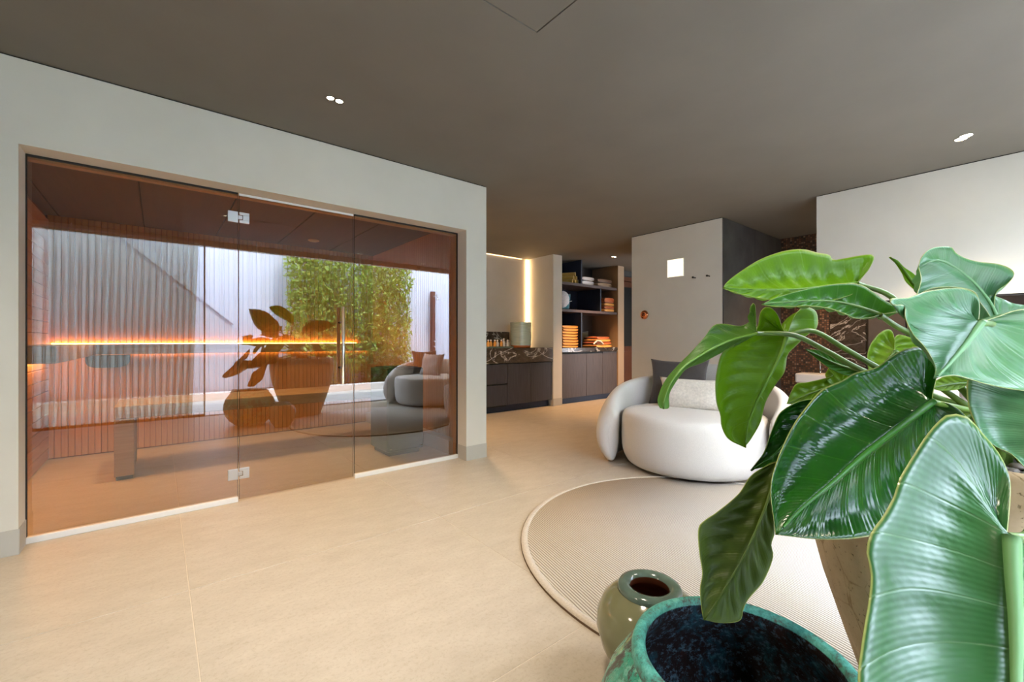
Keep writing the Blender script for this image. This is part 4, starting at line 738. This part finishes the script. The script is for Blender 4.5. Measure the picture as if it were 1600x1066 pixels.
# curled dry leaf at the right edge and the thick stem crown
cur = MB(); rows = []
for i in range(30):
    a = i/29; ang = -2.2+a*5.2; c = Vector((1.40, .155, 1.155)) - Vector((PX, PY, 0))
    p = c + Vector((.5*math.cos(ang)*.03, -.9*math.cos(ang)*.03, math.sin(ang)*.028)); wv = .012*math.sin(PI*min(1, a*1.1)+.1)
    rows.append([p + Vector((.5*k, .35*k, .6*k))*wv for k in (-1, -.5, 0, .5, 1)])
tag(cur.grid(rows).build('dry_leaf', M['dry'], pl, True), 'curled red brown dry leaf')
for k in range(5):
    a = k*1.3; MB().tube([(.05*math.cos(a), .05*math.sin(a), .74), (.07*math.cos(a), .07*math.sin(a), .80), (.05*math.cos(a+.5), .06*math.sin(a+.5), .87)], lambda t: .022-.008*t, 12).build('stem', M['petiole'], pl, True)
# ================================================================ PATIO BEHIND THE CAMERA (mirrored in the sauna glass)
pf = tiles('floor_patio', -3.5, 8.6, -2.55, -.80, -.3, -2.55, .8, M['patio'], M['kerb'], z=-.002)
struct(MB().box(-3.6, 8.6, -.80, -.70, -.1, .003).build('trim_4', M['black']))
hd = struct(MB().box(-2.35, 4.92, -.80, -.70, 2.375, 2.60).build('trim_5', M['wall']))
struct(MB().box(-2.4, 8.7, -1.25, 6.2, 2.61, 2.85).build('ceiling_roof', M['white'])) if False else struct(MB().box(-2.4, 8.7, -.80, 6.2, 2.61, 2.85).build('roof', M['white']))
struct(box('wall_east', M['wall'], 4.92, 8.6, -.80, -.785, 0, 2.6))
wd = struct(empty('window_3'))
MB().box(-2.2, .50, -.748, -.742, .03, 2.37).build('glass', M['window_glass'], wd)
MB().box(.485, .505, -.765, -.725, 0, 2.375).box(-2.2, -2.15, -.765, -.725, 0, 2.375).build('frame_post', M['alu'], wd, bevel=.003)
MB().box(-2.2, .5, -.765, -.725, 0, .03).build('frame_rail', M['heater'], wd)
# sheer curtain
cu = MB(); rows = []; n = 420
for k, z in enumerate([2.36, 2.25, 2.0, 1.6, 1.2, .8, .4, .12, .02]):
    r = []; am = (.006, .016, .026, .032, .036, .038, .040, .042, .042)[k]
    for i in range(n+1):
        s_ = i/n; x = -1.75 + s_*2.16 - (.07*s_*(1-z/2.36))
        ph = s_*2*PI*30 + 1.2*noise.noise(Vector((s_*9, z*.5, 0)))*1.5
        r.append((x+.008*math.cos(ph*1.0)*(z < 2.3), -.60+am*math.sin(ph)+.010*noise.noise(Vector((s_*40, z*1.2, 4))), z))
    rows.append(r)
cur_o = cu.grid(rows).build('sheer_curtain', M['curtain'], None, True)
tag(cur_o, 'sheer sand coloured curtain drawn before the patio window, mirrored in the sauna glass', 'curtain')
tag(MB().tube([(-2.1,-.60,2.385),(.45,-.60,2.385)], .012, 10).build('curtain_rail', M['alu'], None, True), 'slim white rail carrying the sheer curtain at the ceiling', 'curtain rail')
for k in (-1.9, -.8, .3): MB().tube([(k,-.60,2.385),(k,-.60,2.449)], .008, 8).build('bracket', M['alu'], bpy.data.objects['curtain_rail'], True)
# kerb and bed
kb = struct(MB().box(-3.5, 8.6, -2.80, -2.56, -.1, .13).build('wall_planter', M['kerb'], bevel=.01))
struct(MB().box(-3.5, 8.6, -3.6, -2.80, -.1, .08).build('floor_bed', M['soil']))
def clad(name, m, x0, x1, y, top, sh=0):
    wl_ = struct(MB().box(x0, x1, y-.12, y-.016, -.1, 3.55 if sh == 0 else .2).build(name, m)); x = x0; p0 = None
    return wl_
wl_ = struct(MB().box(-3.6, 8.7, -3.75, -3.62, -.1, 3.6).build('wall_garden', M['clad2'])); p0 = None; x = -3.54
while x < 8.65:
    if p0 is None: p0 = MB().box(-.0585, .0585, -.012, .012, -.1, 3.62).build('board', M['clad'], wl_, bevel=.003)
    else: q = p0.copy(); col.objects.link(q); q.parent = wl_; p0_ = q
    (p0 if x < -3.53 else q).location = (x, -3.608, 0); x += .12
struct(MB().box(-3.72, -3.6, -3.75, -.80, -.1, 3.6).build('wall_patio_side', M['clad'])); struct(MB().box(8.7, 8.8, -3.75, -.80, -.1, 3.6).build('wall_patio_end', M['clad']))
# low gable: boards cut to a sloping top, coping on it
ga = struct(MB().box(-3.5, 1.04, -3.04, -2.95, .09, 1.2).build('wall_gable', M['clad2'])); x = -3.44
top = lambda x: 1.385 + (1.056-x)*.889
while x < 1.03:
    a, b = x-.058, x+.058; m_ = MB(); m_.v = [(a,-2.95,.1),(b,-2.95,.1),(b,-2.93,.1),(a,-2.93,.1),(a,-2.95,top(a)),(b,-2.95,top(b)),(b,-2.93,top(b)),(a,-2.93,top(a))]
    m_.f = [(0,3,2,1),(4,5,6,7),(0,1,5,4),(1,2,6,5),(2,3,7,6),(3,0,4,7)]; m_.build('board', M['clad2'], ga); x += .12
m_ = MB(); a, b = -3.5, 1.09
m_.v = [(a,-3.08,top(a)),(b,-3.08,top(b)),(b,-2.90,top(b)),(a,-2.90,top(a)),(a,-3.08,top(a)+.04),(b,-3.08,top(b)+.04),(b,-2.90,top(b)+.04),(a,-2.90,top(a)+.04)]
m_.f = [(0,3,2,1),(4,5,6,7),(0,1,5,4),(1,2,6,5),(2,3,7,6),(3,0,4,7)]; m_.build('coping', M['clad'], ga)
# outdoor shower
t = thing('garden_shower', 'rust brown outdoor shower post against the white garden wall', 'shower', (5.6, -3.50, -.09))
MB().box(-.045, .045, -.06, .06, 0, 2.44).build('post', M['rust'], t, bevel=.004)
MB().tube([(.0,.06,2.30),(.0,.22,2.34),(.0,.25,2.26)], .014, 10).build('arm', M['chrome'], t, True); MB().lathe([(0,0),(.055,0),(.02,.05),(0,.055)], (0,.25,2.20), 18).build('shower_head', M['chrome'], t, True)
for z in (1.0, 1.14): MB().tube([(0,.06,z),(0,.11,z)], .022, 12).build('valve', M['chrome'], t, True)
# bamboo clumps
def leafcloud(o, n, cx, cy, z0, z1, rx, ry, size, droop=.3, ztop_bias=1.0):
    for k in range(n):
        a = random.uniform(0, 2*PI); r = math.sqrt(random.random()); z = z0+(z1-z0)*random.random()**ztop_bias
        fr = .8+.35*noise.noise(Vector((cx*3+a*.6, z*2.2, cy)))
        p = Vector((cx+rx*r*math.cos(a)*fr, cy+ry*r*math.sin(a)*fr, z)); d = Vector((random.gauss(0,1), random.gauss(0,1), random.gauss(-droop,.6))).normalized()
        s = d.cross(Vector((random.gauss(0,1), random.gauss(0,1), random.gauss(0,1)))).normalized(); L = size*random.uniform(.6,1.3); wv = L*.19
        n0 = len(o.v); o.v += [tuple(p), tuple(p+d*L*.4+s*wv), tuple(p+d*L), tuple(p+d*L*.4-s*wv)]; o.f.append((n0, n0+1, n0+2, n0+3))
bn = ['bamboo clump nearest the gable wall','second bamboo clump from the gable wall','third bamboo clump from the gable wall','middle bamboo clump before the garden wall','third bamboo clump from the shower post','second bamboo clump from the shower post','bamboo clump nearest the shower post']
for i, lb in enumerate(bn):
    x = 2.25 + i*.385; t = thing('bamboo', lb, 'bamboo', (x, -3.15, .08), 0, 'bamboo along the garden wall')
    for k in range(5):
        a = random.uniform(0, 2*PI); bx, by = .08*math.cos(a), .08*math.sin(a)
        MB().tube([(bx,by,-.02),(bx*1.4,by*1.3,1.1),(bx*2.2+random.uniform(-.1,.1),by*1.5,2.2),(bx*3+random.uniform(-.15,.15),by*2,3.1)], lambda t_: .011-.008*t_, 7).build('culm', M['culm'], t, True)
    o = MB(); leafcloud(o, 2700 if i != 3 else 1500, 0, 0, .30 if i > 2 else .55, 3.3, .27, .22, .105); tag(o.build('foliage', M['bamboo'], t), kind='stuff')
# low plants in the bed
pls = [('fern', 'yellowing fern in the bed behind the stone pot', 2.4), ('fern', 'yellowing fern in the middle of the bed', 2.95), ('fern', 'yellowing fern beside the white flowers', 3.35),
       ('flowering_shrub', 'low shrub with white flowers beside the ferns', 3.72), ('flowering_shrub', 'low shrub with white flowers in the middle', 4.05), ('flowering_shrub', 'low shrub with white flowers nearest the sofa', 4.38)]
for nm, lb, x in pls:
    t = thing(nm, lb, 'fern' if nm == 'fern' else 'shrub', (x, -2.95, .08), 0)
    o = MB()
    if nm == 'fern':
        for k in range(34):
            a = random.uniform(0, 2*PI); L = random.uniform(.18,.34); pts = [(q*L*math.cos(a), q*L*math.sin(a)*.6, .58*math.sin(q*2.0)*random.uniform(.9,1)) for q in (0,.25,.5,.75,1)]
            for q in range(1, 5):
                p = Vector(pts[q]); n0 = len(o.v)
                for sg in (-1, 1):
                    for e in range(3):
                        b_ = p.lerp(Vector(pts[q-1]), e/3); sd_ = Vector((-math.sin(a), math.cos(a), .1))*sg; n0 = len(o.v)
                        o.v += [tuple(b_), tuple(b_+sd_*.05+Vector((0,0,.008))), tuple(b_+sd_*.05+Vector((math.cos(a)*.02,0,0)))]; o.f.append((n0,n0+1,n0+2))
        tag(o.build('fronds', M['fern'], t), kind='stuff')
    else:
        leafcloud(o, 700, 0, 0, .02, .60, .22, .15, .09, 0); tag(o.build('foliage', M['shrub'], t), kind='stuff')
        f = MB()
        for k in range(18):
            a = random.uniform(0,2*PI); r = .19*math.sqrt(random.random()); c = Vector((r*math.cos(a), r*.8*math.sin(a), random.uniform(.40,.62)))
            for e in range(5):
                b_ = e*2*PI/5; n0 = len(f.v); f.v += [tuple(c), tuple(c+Vector((.022*math.cos(b_-.4), .022*math.sin(b_-.4), .012))), tuple(c+Vector((.03*math.cos(b_), .03*math.sin(b_), .008))), tuple(c+Vector((.022*math.cos(b_+.4), .022*math.sin(b_+.4), .012)))]; f.f.append((n0,n0+1,n0+2,n0+3))
        tag(f.build('flowers', M['flower'], t), kind='stuff')
